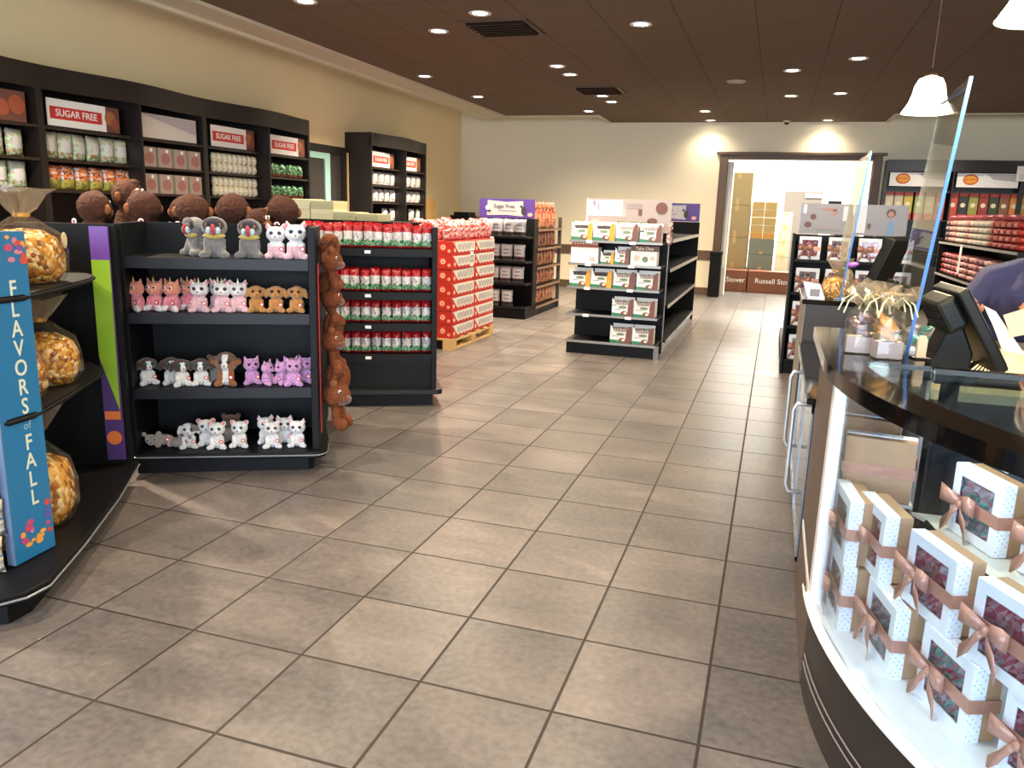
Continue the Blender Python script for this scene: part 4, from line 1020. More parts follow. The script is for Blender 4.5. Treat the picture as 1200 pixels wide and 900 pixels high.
g = 'plush toys on the third shelf'
for u, v, rz, w_ in ((.03, .12, .6, 'leftmost, in the shade'), (.145, .13, .4, 'second from left'), (.205, .08, .5, 'third from left, in front'), (.30, .10, .1, 'rightmost, facing front')):
    bput(T_bwd, u, v, .45, rz, 'white plush dog with dark brown head on the third shelf, '+w_, g, .95)
bput(T_gp, .425, .09, .45, 0, 'rust brown plush guinea pig with white belly on the third shelf', g, .98)
bput(T_brn, .365, .17, .45, 0, 'brown-headed plush bear peeking from behind the guinea pig', g, .95)
for u, v, rz, w_ in ((.545, .12, .3, 'leftmost'), (.625, .09, 1.2, 'second, lower and turned right'), (.70, .10, -.8, 'third, turned left'), (.745, .12, .2, 'fourth, behind'), (.765, .07, 0, 'fifth, in front facing out'), (.82, .14, -.2, 'rightmost against the upright')):
    bput(T_leo, u, v, .45, rz, 'lilac spotted plush leopard on the third shelf, '+w_, g, .82 if 'lower' in w_ or 'turned' in w_ else .92)
g = 'plush toys on the base shelf'
bput(T_lie, .085, .12, .12, .2, 'grey plush mouse lying at the left of the base shelf', g, .95)
bput(T_lie, .165, .09, .12, 2.6, 'grey and pink plush mouse lying turned away on the base shelf', g, .85)
bput(T_dal, .225, .08, .12, .15, 'white plush dog with grey ear patch on the base shelf', g, .9)
for u, v, rz, w_ in ((.305, .12, .15, 'left, behind'), (.37, .06, 0, 'middle, in front'), (.48, .08, -.1, 'right')):
    bput(T_wpk, u, v, .12, rz, 'white plush bear with pink ears on the base shelf, '+w_, g, .95)
bput(T_brn, .42, .19, .12, 0, 'brown-headed plush bear behind the white bears on the base shelf', g, 1.0)
for u, v, rz, w_ in ((.645, .06, .1, 'left, in front'), (.70, .14, .1, 'middle, behind'), (.775, .07, -.1, 'right'), (.60, .15, .3, 'far left, behind in the shade')):
    bput(T_cat, u, v, .12, rz, 'white plush cat on the base shelf, '+w_, g, .95)

# brown plush monkeys
MKF = mat('fur_monkey_brown', '#3d1c0c', .95, noise=.6, nscale=45, bump=1., bscale=120); MKT = mat('fur_monkey_tan', '#7a4a28', .95, bump=.8, bscale=120)
def monkey(kind, hang=False):
    t = thing(kind, 'x', 'plush toy')
    m = MB()
    m.ell((0, 0, .085), (.062, .055, .085)); m.ell((0, -.01, .215), (.074, .066, .068))
    for sx in (-1, 1):
        cone(m, (sx*.045, -.005, .135), (sx*.072, -.02, .07), .022, .020); cone(m, (sx*.072, -.02, .07), (sx*.068, -.065, .025), .020, .022)
        cone(m, (sx*.035, -.01, .03), (sx*.050, -.10, .025), .026, .022); m.ell((sx*.055, -.118, .035), (.024, .018, .034))
    m.ell((.01, -.03, .272), (.03, .03, .014))
    put('plush_body', remesh(m, 'plush_body', [MKF], .0075, 1, disp=.0026), t)
    for sx in (-1, 1): MB().ell((sx*.072, -.012, .208), (.017, .012, .022)).done('ear', MKT, t, smooth=True)
    MB().ell((0, -.062, .195), (.042, .030, .030)).done('muzzle', MKT, t, smooth=True)
    MB().ell((0, -.060, .232), (.036, .014, .018)).done('face', MKT, t, smooth=True)
    for sx in (-1, 1):
        e = MB(); e.ell((sx*.017, -.072, .235), (.011, .006, .012), mi=0); e.ell((sx*.017, -.0765, .235), (.006, .004, .007), mi=1); e.done('eye', [WHT, EYE], t, smooth=True)
        MB().ell((sx*.055, -.134, .035), (.016, .006, .024)).done('sole', MKT, t, smooth=True)
    g = MB(); g.disc((.050, .052, .155), .013, mi=0, t=.002); g.disc((.050, .0535, .155), .007, mi=1, t=.002); g.done('round_tag', [WHT, RED], t)
    return t
MK = monkey('plush_monkey')
g = 'brown plush monkeys on the rear top shelf'
for u, v, z, rz, w_, rot in ((-.325, .62, 1.05, 2.6, 'leftmost, large round back', None), (-.215, .86, 1.12, 1.2, 'second, higher up behind', None), (-.06, .64, 1.06, -2.4, 'third, head against its neighbour', None), (.10, .86, 1.04, 2.9, 'fourth, low between two heads', None),
        (.19, .62, 1.05, 3.1, 'fifth, plain round back', None), (.40, .62, 1.06, 2.8, 'sixth, tallest fluffy head', None), (.53, .58, 1.06, 1.3, 'seventh, leaning sideways with a tan ear', None), (.67, .70, 1.06, -2.7, 'rightmost, beside the cream cartons', None)):
    place(MK, FB(u, v, z), ANG+rz, 'brown plush monkey on top behind the plush shelf, '+w_, g, scale=1.27 if 'seventh' not in w_ else 1.0)
RUM = mat('fur_monkey_rust', '#6e3817', .95, noise=.5, nscale=45, bump=1., bscale=120)
def hmonkey():
    t = thing('hanging_plush_monkey', 'x', 'plush toy'); m = MB()
    m.ell((0, .05, .05), (.055, .06, .08)); m.ell((.012, 0, -.015), (.060, .062, .056))
    cone(m, (.01, .02, .06), (.030, -.03, .10), .026, .022); m.ell((.012, -.035, .045), (.022, .014, .024))
    for sy in (-1, 1): cone(m, (.0, .03+sy*.02, -.04), (.022, sy*.03, -.12), .020, .022); m.ell((.042, sy*.032-.01, -.135), (.034, .024, .030))
    put('plush_body', remesh(m, 'plush_body', [RUM], .0075, 1, disp=.0022), t)
    MB().ell((.045, -.012, -.030), (.036, .040, .026)).done('muzzle', fur('sole', '#5e3217'), t, smooth=True)
    MB().ell((.018, -.050, .045), (.016, .008, .018)).done('ear', MKT, t, smooth=True)
    e = MB(); e.ell((.040, -.042, .008), (.008, .007, .008), mi=0); e.ell((.044, -.047, .008), (.005, .004, .005), mi=1); e.done('eye', [WHT, EYE], t, smooth=True)
    return t
HM = hmonkey()
g = 'rust brown plush monkeys on the shelf side'
for u, v, z, rz, sc, w_ in ((.93, .20, 1.10, 0, 1.0, 'topmost'), (.925, .24, .90, .3, 1.0, 'second from top'), (.93, .20, .68, -.2, 1.05, 'third from top'), (.945, .14, .40, -.3, 1.25, 'lowest, nearly touching the floor')):
    place(HM, FB(u+.018, v, z), ANG+rz, 'rust brown plush monkey hanging beside the plush shelf, '+w_, g, scale=sc)
t = thing('clip_strip', 'red strip on the side panel that holds the hanging monkeys', 'clip strip', FB(.893, .10, .18), ANG)
MB().box(0, .004, 0, .04, 0, .9).done('strip', REDP, t)

# ================================================================== POPCORN BAGS
def gold_mat():
    m = bpy.data.materials.new('caramel_popcorn'); m.use_nodes = True; nt = m.node_tree; b = nt.nodes['Principled BSDF']; L = nt.links.new
    tc = nt.nodes.new('ShaderNodeTexCoord'); v = nt.nodes.new('ShaderNodeTexVoronoi'); v.inputs['Scale'].default_value = 62; L(tc.outputs['Object'], v.inputs['Vector'])
    cr = nt.nodes.new('ShaderNodeValToRGB'); e = cr.color_ramp; e.elements[0].color = lin('#7a4812'); e.elements[1].color = lin('#f4e0b0'); e.elements[1].position = .95
    for p, c in ((.3, '#b8741a'), (.62, '#e0a42e')): k = e.elements.new(p); k.color = lin(c)
    sp = nt.nodes.new('ShaderNodeSeparateColor'); L(v.outputs['Color'], sp.inputs[0]); L(sp.outputs[0], cr.inputs[0]); L(cr.outputs[0], b.inputs['Base Color'])
    b.inputs['Roughness'].default_value = .22; b.inputs['Coat Weight'].default_value = .6
    bp = nt.nodes.new('ShaderNodeBump'); bp.inputs['Strength'].default_value = .9; bp.inputs['Distance'].default_value = .01; bp.invert = True
    L(v.outputs['Distance'], bp.inputs['Height']); L(bp.outputs[0], b.inputs['Normal']); return m
POP = gold_mat()
CELL = thin_glass('cellophane', '#f8f6f0', haze=.03, hazecol='#d8cfc0')
CELLH = thin_glass('cellophane_gather', '#efe9dc', haze=.38, hazecol='#9a8d7a')
def crumple(prof, n, amp, seed, M=None, mi=0):
    r = random.Random(seed); m = MB(); m.lathe(prof, n=n)
    for v in m.bm.verts:
        k = 1+r.uniform(-amp, amp); v.co.x *= k; v.co.y *= k; v.co.z += r.uniform(-amp, amp)*.06
    return m
def popbag(seed):
    t = thing('popcorn_bag', 'x', 'bag')
    crumple([(0, 0), (.10, .004), (.125, .04), (.125, .10), (.105, .145), (.06, .165), (0, .17)], 18, .06, seed).done('popcorn', POP, t, smooth=True)
    crumple([(0, -.001), (.11, .0), (.134, .04), (.134, .10), (.115, .155), (.05, .20), (.022, .215)], 18, .05, seed+5).done('wrapper', CELL, t)
    crumple([(.022, .215), (.05, .245), (.085, .285), (.10, .30)], 14, .25, seed+9).done('gathered_top', CELLH, t)
    MB().lathe([(.024, .208), (.028, .215), (.024, .222)], n=12).done('tie', GOLD, t, smooth=True)
    MB().disc((.04, -.118, .135), .026, n=16, t=.002).done('sticker', mat('sticker_cream', '#d9c3a0', .4), t)
    return t
pbs = [popbag(1), popbag(20)]
for i, (u, v, z, lab, sc) in enumerate(((.66, .16, 1.05, 'right one on the upper shelf', 1.08), (.36, .20, 1.05, 'left one on the upper shelf beside the blue sign', 1.05), (-.12, .30, .95, 'at the left picture edge above the blue sign', .95), (.42, .18, .64, 'left one on the middle shelf', 1.05), (.72, .16, .64, 'right one on the middle shelf', 1.08),
        (.24, .20, .12, 'left one on the base shelf beside the blue sign', 1.05), (.53, .16, .12, 'right one on the base shelf', 1.1))):
    place(pbs[i % 2], FA(u, v, z), ANG+PI/2+i*.7, 'cellophane bag of golden caramel popcorn, '+lab, 'golden popcorn bags', scale=(sc, sc, sc*1.45 if z < .2 else sc*1.1))
sn = bag('snack_bag', 'bag', pouch_mesh('snack_bag', .13, .17, .06, [WFILM, GREY, MIDG, BLU, CREAM], lambda s, t, r, g: r.choice([0, 0, 1, 2, 3, 4]), seed=97))
for k in range(4):
    place(sn, (-2.445, 1.815+.012*(k % 2), .12+k*.125), .5+.2*k, 'silvery white snack bag stacked left of the blue sign, %s from the bottom' % ('first', 'second', 'third', 'fourth', 'fifth')[k], 'silvery snack bags', scale=(1, 1, .75))

# ================================================================== CURVED GLASS COUNTER
CX, CY = 1.8, 2.4
def arc(R, a0, a1, n): return [(CX+R*math.cos(math.radians(a0+(a1-a0)*i/n)), CY+R*math.sin(math.radians(a0+(a1-a0)*i/n))) for i in range(n+1)]
AE = 246
GRAN = mat('black_granite', '#0b0a09', .08, spec=.4, noise=.5, nscale=120)
CASEB = mat('case_dark_brown', '#231d1c', .38, noise=.08, nscale=3)
CASEP = mat('case_side_panel', '#5b4a3f', .4, noise=.12, nscale=3)
ca = thing('glass_display_case', 'curved glass candy display case with black granite rim, full of ribboned gift boxes', 'display case', (0, 0, 0))
back = [(1.35, 2.34), (.46, 2.34), (.46, 3.02), (.2, 3.02)]
MB().prism([(.2, 2.4)]+arc(1.6, 180, AE, 72)[1:]+back, .0, .272).done('base_body', CASEB, ca)
m = MB()
for zz, rr in ((.10, 1.606), (.125, 1.605)):
    pts = arc(rr, 184, AE, 24); m.tube([(p[0], p[1], zz) for p in pts], .0022, n=5)
m.done('base_highlight_lines', mat('highlight_line', '#8c8688', .3), ca)  # pale tubes stand in for thin highlights running along the dark base
MB().prism([(.195, 2.4)]+arc(1.61, 180, AE, 28)[1:]+[(1.35, 2.34), (.46, 2.34), (.46, 2.95), (.195, 2.95)], .272, .298).done('deck_board', mat('white_deck', '#eef1f2', .3), ca)
MB().tube([(p[0], p[1], .290) for p in [(.19, 2.34)]+arc(1.615, 180, AE, 28)], .007, n=6).done('deck_edge_trim', mat('satin_white', '#f4f4f4', .25), ca)
# brown end panel and white corner post
MB().box(.198, .222, 2.34, 3.02, .0, .962).done('end_panel', CASEP, ca)
MB().box(.194, .225, 2.27, 2.345, .29, .962).done('corner_post', mat('satin_white'), ca)
MB().box(.222, .46, 3.0, 3.02, .0, .962).box(.45, .46, 2.46, 3.0, .0, .962).done('back_panel', mat('pale_back', '#cfc9bf', .4), ca)
m = MB(); m.box(.46, 1.35, 2.325, 2.34, .30, .962); m.done('sliding_rear_glass', thin_glass('rear_glass', '#dfe8ee'), ca)
MB().box(.46, .50, 2.31, 2.34, .298, .962).box(.90, .94, 2.31, 2.34, .298, .962).done('rear_frame', BLK, ca)
g_ = MB(); o_ = arc(1.597, 183, AE, 72); i_ = arc(1.591, 183, AE, 72); g_.prism(o_+i_[::-1], .298, .962)
g_.done('curved_glass', thin_glass('case_glass', '#eef5fb'), ca, smooth=False)
# granite rim: front band, left arm, rear band
ro = [(.165, 3.06), (.165, 2.4)]+arc(1.635, 180, AE, 28)[1:]
ri = arc(1.535, AE, 181, 90)
m = MB(); m.prism([(.165, 3.06), (.165, 2.4)]+arc(1.635, 180, AE, 90)[1:]+ri+[(.266, 2.36), (.44, 2.36), (.44, 3.06)], .960, 1.0)
m.prism([(.442, 2.36), (.442, 2.325), (1.4, 2.325), (1.4, 2.36)], .960, 1.0)
m.done('granite_rim', GRAN, ca, bevel=.010)
MB().prism([(.266, 2.358)]+ri[::-1]+[(1.3, 2.326), (.44, 2.326), (.44, 2.358)], .985, .993).done('top_glass', thin_glass('top_glass', '#dfe8e6'), ca)
# glass shelf inside
sh = [(.225, 2.93), (.225, 2.36), (.43, 2.34)]+arc(1.345, 184, AE, 16)+[(1.3, 2.31), (.44, 2.31), (.44, 2.93)]
MB().prism([(.43, 2.31)]+arc(1.345, 186, AE, 16)+[(1.3, 2.31)], .588, .598).done('inner_shelf', mat('frosted_shelf', '#d8d5c8', .2), ca)
MB().box(.225, .44, 2.36, 2.93, .588, .598).done('inner_shelf', mat('frosted_shelf'), ca)
MB().tube([(p[0], p[1], .593) for p in arc(1.347, 186, AE, 16)], .006, n=5).done('shelf_rail', BLK, ca)
MB().tube([(p[0], p[1], .945) for p in arc(1.56, 188, AE, 16)], .008, n=6).done('led_strip', mat('led_glow', '#ffffff', emit='#e6f1ff', es=5), ca)
for a in (195, 212, 229):
    l = bpy.data.lights.new('case_led', 'POINT'); l.energy = 1.1; l.color = (.86, .93, 1); l.shadow_soft_size = .03
    o = bpy.data.objects.new('case_led_lamp', l); COL.objects.link(o); o.location = (CX+1.50*math.cos(math.radians(a)), CY+1.50*math.sin(math.radians(a)), .92)

# ---- gift boxes
def dot_mat():
    m = bpy.data.materials.new('white_dotted_board'); m.use_nodes = True; nt = m.node_tree; b = nt.nodes['Principled BSDF']; L = nt.links.new
    tc = nt.nodes.new('ShaderNodeTexCoord'); mp = nt.nodes.new('ShaderNodeMapping'); mp.inputs['Rotation'].default_value = (.785, .785, .785); mp.inputs['Scale'].default_value = (1, 1, 1); L(tc.outputs['Object'], mp.inputs[0])
    v = nt.nodes.new('ShaderNodeTexVoronoi'); v.inputs['Scale'].default_value = 115; v.inputs['Randomness'].default_value = 0; L(mp.outputs[0], v.inputs['Vector'])
    cr = nt.nodes.new('ShaderNodeValToRGB'); cr.color_ramp.elements[0].position = .26; cr.color_ramp.elements[0].color = lin('#c3c6cf'); cr.color_ramp.elements[1].position = .34; cr.color_ramp.elements[1].color = lin('#f3f5f8')
    L(v.outputs['Distance'], cr.inputs[0]); L(cr.outputs[0], b.inputs['Base Color']); b.inputs['Roughness'].default_value = .45; return m
DOT = dot_mat(); RIB = mat('rose_gold_ribbon', '#c08a74', .3, .15, bump=.2, bscale=60); LIDW = mat('lid_white', '#f2f3f5', .4)
FR_, FP, FTEAL, FS = mat('foil_rose', '#c25a72', .25, .2), mat('foil_pink', '#dba0a8', .22, .2), mat('foil_teal', '#7fd0c0', .2, .3), mat('foil_silver', '#dfe2e6', .2, .3)
def giftbox(colors, seed, w=.185, h=.18, d=.068):
    r = random.Random(seed); t = thing('gift_box', 'x', 'gift box')
    f = .026
    m = MB(); m.box(0, w, 0, .004, 0, f); m.box(0, w, 0, .004, h-f, h); m.box(0, f, 0, .004, f, h-f); m.box(w-f, w, 0, .004, f, h-f)
    m.done('lid_frame', LIDW, t)
    m = MB(); m.box(-.001, .0015, .001, .034, 0, h); m.box(w-.0015, w+.001, .001, .034, 0, h); m.box(0, w, .001, .034, -.0, .0015); m.box(0, w, .001, .034, h-.0015, h+.001); m.done('lid_side', DOT, t)
    m = MB(); m.box(.002, w-.002, .033, d, .002, h-.002); m.done('kraft_base', KRAFT, t)
    m = MB(); nx, nz = 12, 11; G = [[m.bm.verts.new((.012+(w-.024)*i/nx, .016+r.uniform(-.009, .010), .012+(h-.024)*j/nz)) for i in range(nx+1)] for j in range(nz+1)]
    for j in range(nz):
        for i in range(nx):
            for q in ((G[j][i], G[j][i+1], G[j+1][i+1]), (G[j][i], G[j+1][i+1], G[j+1][i])): m._f(q, r.choice(colors))
    m.done('foil_wrapped_sweets', [FR_, FP, FTEAL, FS], t)
    MB().box(f-.003, w-f+.003, .002, .003, f-.003, h-f+.003).done('window_film', thin_glass('window_film', '#f2eef0'), t)
    zb = h*.48
    m = MB(); m.box(-.0035, w+.0035, -.0025, -.001, zb-.016, zb+.016); m.box(w+.0015, w+.0035, -.001, d+.001, zb-.016, zb+.016); m.box(-.0035, -.0015, -.001, d+.001, zb-.016, zb+.016)
    m.box(-.0035, w+.0035, d, d+.0015, zb-.016, zb+.016); m.done('ribbon_band', RIB, t)
    # bow: two loops and two tails
    b = MB(); cx = w*.30
    def strip(pts, wd):
        P = [Vector(p) for p in pts]; L_ = []
        for i, p in enumerate(P):
            q = wd[i] if isinstance(wd, list) else wd
            L_.append((b.bm.verts.new(p+Vector((0, 0, q))), b.bm.verts.new(p-Vector((0, 0, q)))))
        for i in range(len(P)-1): b._f([L_[i][0], L_[i+1][0], L_[i+1][1], L_[i][1]])
    for sx in (-1, 1):
        strip([(cx, -.006, zb), (cx+sx*.026, -.026, zb+.014), (cx+sx*.056, -.032, zb+.018), (cx+sx*.066, -.018, zb+.008), (cx+sx*.040, -.008, zb+.000), (cx, -.008, zb)], [.008, .017, .022, .021, .016, .008])
        strip([(cx, -.010, zb-.002), (cx+sx*.018, -.020, zb-.024), (cx+sx*.034, -.016, zb-.050), (cx+sx*.054, -.022, zb-.076)], [.007, .015, .018, .017])
    b.ell((cx, -.013, zb), (.011, .009, .011))
    o = b.done('bow', RIB, t, smooth=True)
    sd = o.modifiers.new('thick', 'SOLIDIFY'); sd.thickness = .0012
    return t
GBX = [giftbox([0, 0, 1, 1, 3], 1), giftbox([0, 1, 1, 2, 3], 2), giftbox([2, 3, 3, 1], 3)]
g = 'gift boxes in the glass case'
th = math.atan2(-.93, .36)
def gbx(k, x, y, z, rz, label, sc=1.): place(GBX[k], (x, y, z), rz, label, g, scale=sc)
gbx(2, .318, 2.108, .298, th-.15, 'gift box with silvery teal foil on the white deck, second from the post')
gbx(1, .415, 1.893, .298, th, 'gift box on the white deck with teal and rose foil, lowest whole box in view')
gbx(0, .530, 1.665, .298, th+.12, 'gift box on the white deck cut off by the bottom right corner')
gbx(0, .290, 2.245, .480, th-.15, 'gift box in the upper tier with rose foil, nearest the white post')
gbx(0, .378, 2.000, .480, th, 'gift box in the upper tier with bright rose foil, middle of the case front')
gbx(0, .472, 1.765, .480, th+.10, 'gift box in the upper tier with rose foil at the right picture edge')
gbx(1, .236, 2.315, .298, th-.25, 'gift box on the white deck squeezed behind the white post')
gbx(2, .232, 2.330, .480, th-.25, 'gift box above the one squeezed behind the white post')
gbx(2, .500, 2.215, .600, th, 'gift box on the inner shelf with pale silver foil, under the granite rim at right')
gbx(0, .605, 1.985, .600, th+.12, 'gift box on the inner shelf farthest right, half hidden by the rim')
gbx(0, .440, 2.425, .600, PI-.12, 'gift box showing its kraft back, left end of the inner shelf')
gbx(1, .435, 2.66, .600, PI-.2, 'gift box turned away behind the first turned box on the inner shelf')
# plain kraft-backed box lying on the shelf seen through the top glass
t = thing('price_slip', 'white paper slip standing in the case under the top glass', 'paper slip', (.60, 2.16, .78), .6)
MB().prism([(0, 0), (.05, 0), (.10, .17), (.06, .17)], 0, .002).done('slip', PAPER, t)

# gift boxes on the right gondola
g = 'window gift boxes on the right gondola'
for ri, (z, nm, n, sc) in enumerate(((1.03, 'top', 4, .98), (.74, 'second', 4, 1.05), (.44, 'third', 4, 1.05), (.13, 'base', 4, 1.1))):
    for i in range(n):
        place(GBX[(i+ri) % 2 if i != 3 else 2], (.205+i*.245, 7.55, z), random.uniform(-.05, .05), 'rose ribboned gift box, %s, %s shelf of the right gondola' % (nth(i), nm), g, scale=(sc, sc, sc*1.12))
pk = bag('wrapped_pack', 'pack', pouch_mesh('side_pack', .10, .16, .06, [PINKP, WFILM, mat('blush_print'), ORG], lambda s, t, r, g: r.choice([0, 1, 2, 3]), seed=99))
for ri, z in enumerate((1.0, .7, .4)):
    for i in range(4):
        place(pk, (.27, 7.98+i*.2, z), PI/2, 'small pink and white pack on the %s side shelf of the right gondola, %s' % (('top', 'middle', 'lower')[ri], ORD[i].replace('leftmost', 'nearest')), 'pink side packs')

# ================================================================== COOLER AND CABINET beyond the case
FRG = mat('cooler_dark', '#231f1e', .35); COOLG = mat('cooler_glass', '#3a4654', .08, spec=.8)
r = thing('low_cooler', 'low dark cooler with two chrome framed doors and large tubular handles', 'cooler', (.2, 3.09, 0))
MB().box(.02, .28, 0, 1.42, 0, .70).done('cooler_body', FRG, r)
MB().box(-.03, .29, -.01, 1.43, .70, .725).done('worktop', GRAN, r, bevel=.006)
for k in range(2):
    y0 = .02+k*.70
    d = MB().box(.0, .02, y0, y0+.68, .06, .685).done('cooler_door', COOLG, r)
    m = MB(); m.box(-.006, .0, y0, y0+.025, .06, .685); m.box(-.006, .0, y0+.655, y0+.68, .06, .685); m.box(-.006, 0, y0, y0+.68, .06, .08); m.box(-.006, 0, y0, y0+.68, .66, .685)
    m.done('door_frame', mat('satin_steel', '#b9bec6', .25, .8), d)
    hy = y0+.14
    MB().tube([(-.004, hy, .30), (-.055, hy, .30), (-.066, hy, .33), (-.066, hy, .64), (-.055, hy, .665), (-.004, hy, .665)], .009, n=8).done('handle', mat('handle_white_steel', '#d2d6da', .2, .6), d, smooth=True)
r = thing('tall_counter_cabinet', 'dark brown counter cabinet beyond the cooler carrying a popcorn bag', 'cabinet', (.19, 4.58, 0))
MB().box(.0, .42, 0, .75, 0, .93).done('cabinet_body', mat('cabinet_chocolate', '#2c201b', .4, noise=.15), r)
MB().box(-.004, .0, 0, .75, .0, .93).done('side_laminate', mat('grey_tan_laminate', '#8b8374', .5), r)
MB().box(-.02, .44, -.02, .77, .93, .955).done('worktop', GRAN, r, bevel=.005)
t = thing('card_stand', 'small grey tilted card holder on the corner of the brown cabinet', 'card holder', (.20, 4.66, .955))
MB().prism([(0, 0), (.09, 0), (.06, .075), (-.03, .085)], 0, .10, M=Matrix.Rotation(PI/2, 4, 'X') @ Matrix.Translation((0, 0, -.1))).done('holder', mat('silver_card', '#c3c3c6', .3, .3), t)
MB().box(.01, .06, -.002, .0, .01, .05).done('card_print', MIDG, t)
place(pbs[0], (.335, 4.72, .955), .4, 'cellophane bag of popcorn with orange tie on the brown cabinet', None, scale=(.52, .52, .70))
t = thing('treat_bag', 'clear bag with a purple ribbon standing behind the popcorn bag', 'bag', (.40, 5.0, .955))
crumple([(0, 0), (.05, 0), (.055, .06), (.05, .13), (.02, .17), (.05, .21)], 12, .06, 51).done('wrapper', CELLH, t)
m = MB(); m.ell((-.035, -.03, .175), (.035, .012, .016), rot=(0, .2, 0)); m.ell((.035, -.03, .175), (.035, .012, .016), rot=(0, -.2, 0)); m.done('purple_bow', mat('purple_ribbon', '#8a4fa8', .35), t, smooth=True)
MB().ell((0, 0, .05), (.04, .04, .045)).done('sweets', TANF, t)

# ================================================================== COUNTER SHIELDS
EDGE = mat('acrylic_edge', '#3465a8', .4, spec=.3)
PANE = thin_glass('acrylic_sheet', '#eef2f2', haze=.04, hazecol='#cfc2a6')  # beige haze paints the wall's reflection into the clear sheet
def shield(loc, rz, w, h, label):
    t = thing('sneeze_guard', label, 'acrylic shield', loc, rz, 'clear counter shields')
    t.rotation_euler = (.082, 0, rz)
    m = MB(); m.prism([(0, 0), (w, 0), (w, h*.965), (0, h)], -.003, .003, M=Matrix.Rotation(PI/2, 4, 'X')); m.done('pane', PANE, t)
    MB().box(-.004, .0, -.005, .005, 0, h).done('polished_edge', EDGE, t)
    m = MB(); m.box(.0, w, -.003, .003, h*.962, h*.966) ; m.done('top_edge', EDGE, t)
    for x in (.04, w-.06): MB().box(x, x+.03, -.03, .03, 0, .012).done('foot', mat('clear_foot', '#b9c4c9', .1), t)
    return t
shield((.405, 2.58, 1.0), math.atan2(1.0, -.02), .36, .78, 'nearer clear acrylic shield with a blue edge on the display case')
shield((.365, 4.63, .955), math.atan2(1.0, -.05), .40, .78, 'farther clear acrylic shield with a thin blue edge on the brown cabinet')

# ================================================================== ITEMS ON THE CASE TOP
CKI = mat('cookie_brown', '#b98a4f', .6, noise=.4, nscale=60, bump=.6, bscale=80)
def cookie_bag(x, y, rz, label, tan=True):
    t = thing('cookie_bag', label, 'bag', (x, y, 1.0), rz, 'clear bags of treats on the case')
    m = crumple([(0, 0), (.042, .0), (.046, .02), (.044, .09), (.036, .125), (.014, .15)], 10, .06, int(x*1000)); m.done('wrapper', CELL, t)
    MB().box(-.036, .036, -.022, .022, .004, .05).done('label_card', mat('lilac_white_card', '#9d949c', .4), t)
    m = MB()
    for k in range(5): m.ell((random.uniform(-.015, .015), random.uniform(-.008, .008), .058+k*.011), (.026, .020, .008), rot=(.2*k, .3, 0), n=10, m=6)
    m.done('cookies' if tan else 'dark_sweets', CKI if tan else mat('plum_sweets', '#5a4650', .3, noise=.4, nscale=50), t, smooth=True)
    crumple([(.014, .15), (.028, .165), (.05, .185), (.055, .195)], 12, .3, int(y*1000)).done('gathered_top', CELLH, t)
    m = MB()
    for k in range(5):
        a = k*1.3; m.tube([(0, 0, .152), (.03*math.cos(a), .03*math.sin(a), .175), (.06*math.cos(a), .05*math.sin(a), .155), (.075*math.cos(a), .06*math.sin(a), .12)], .0022, n=5)
    m.done('curling_ribbon', mat('pale_green_ribbon', '#cfd2a8', .35), t)
    return t
cookie_bag(.330, 2.435, .3, 'clear bag of cookies with white label, front right on the case')
cookie_bag(.262, 2.50, .0, 'clear bag of dark sweets with ribbon, leftmost on the case', False)
cookie_bag(.325, 2.60, .8, 'clear treat bag at the back of the cluster on the case')
t = thing('clothespin_stand', 'pale wooden clip on a dark base behind the cookie bags', 'clip', (.425, 2.48, 1.0), .3)
MB().prism([(-.013, 0), (.013, 0), (.014, .055), (.008, .066), (-.008, .066), (-.013, .055)], -.005, .005, M=Matrix.Rotation(PI/2, 4, 'X')).done('wooden_clip', mat('pale_wood', '#d6b994', .6), t)
MB().box(-.022, .022, -.02, .02, 0, .004).done('clip_base', BLK, t)

# work counter behind, with till
r = thing('work_counter', 'cream topped work counter behind the display case', 'counter', (.50, 2.66, 0))
MB().box(.02, 1.9, .03, 1.05, 0, .85).done('counter_body', CASEB, r)
MB().box(.0, 1.92, .0, 1.08, .85, .88).done('counter_top', mat('cream_laminate', '#e4d5ae', .35), r)
MB().box(.0, 1.92, 1.06, 1.085, .85, .905).done('rear_edge', mat('brown_edging', '#5f4a3a', .4), r)
MON = mat('monitor_black', '#0a0b0b', .5, spec=.25)
r = thing('till_monitor', 'black till monitor seen from behind, tilted on its stand beside the cream counter', 'monitor', (.595, 2.88, .88), .10)
r.scale = (.88, .95, .95)
Rt = Matrix.Translation((.005, 0, .195)) @ Matrix.Rotation(.50, 4, 'Y') @ Matrix.Identity(4)
# screen slab: edge towards the aisle, back to the left
Rt = Matrix.Translation((.035, 0, .185)) @ Matrix.Rotation(-.58, 4, 'Y')
m = MB(); m.box(-.020, .020, -.14, .16, -.155, .155, M=Rt); m.done('screen_body', MON, r, bevel=.008)
m = MB(); m.box(.020, .023, -.125, .145, -.14, .14, M=Rt); m.done('screen_glass', mat('screen_off', '#0d0f12', .1), r)
m = MB(); m.box(-.090, -.018, -.10, .13, .03, .15, M=Rt); m.done('rear_housing', mat('housing_black', '#0f1211', .5, spec=.25), r, bevel=.015)
m = MB()
for k in range(9): m.box(-.0925, -.0900, -.08, .11, .04+k*.012, .045+k*.012, M=Rt)
m.done('vent_slots', BLK, r)
m = MB(); m.prism([(-.14, 0), (.03, 0), (.04, .10), (-.01, .20), (-.06, .17), (-.09, .09)], -.07, .07, M=Matrix.Rotation(PI/2, 4, 'X')); m.done('stand', MON, r, bevel=.01)
m = MB()
for k in range(6):
    a = k*.5; cc = (.085, -.02+.012*k, .035)
    m.tube([(cc[0]+.045*math.cos(q)*(1-.05*k), cc[1]+.02*math.sin(q*1.0+a), cc[2]+.032*math.sin(q+.2*k)) for q in [j*PI/8 for j in range(16)]], .0025, n=5, closed=True)
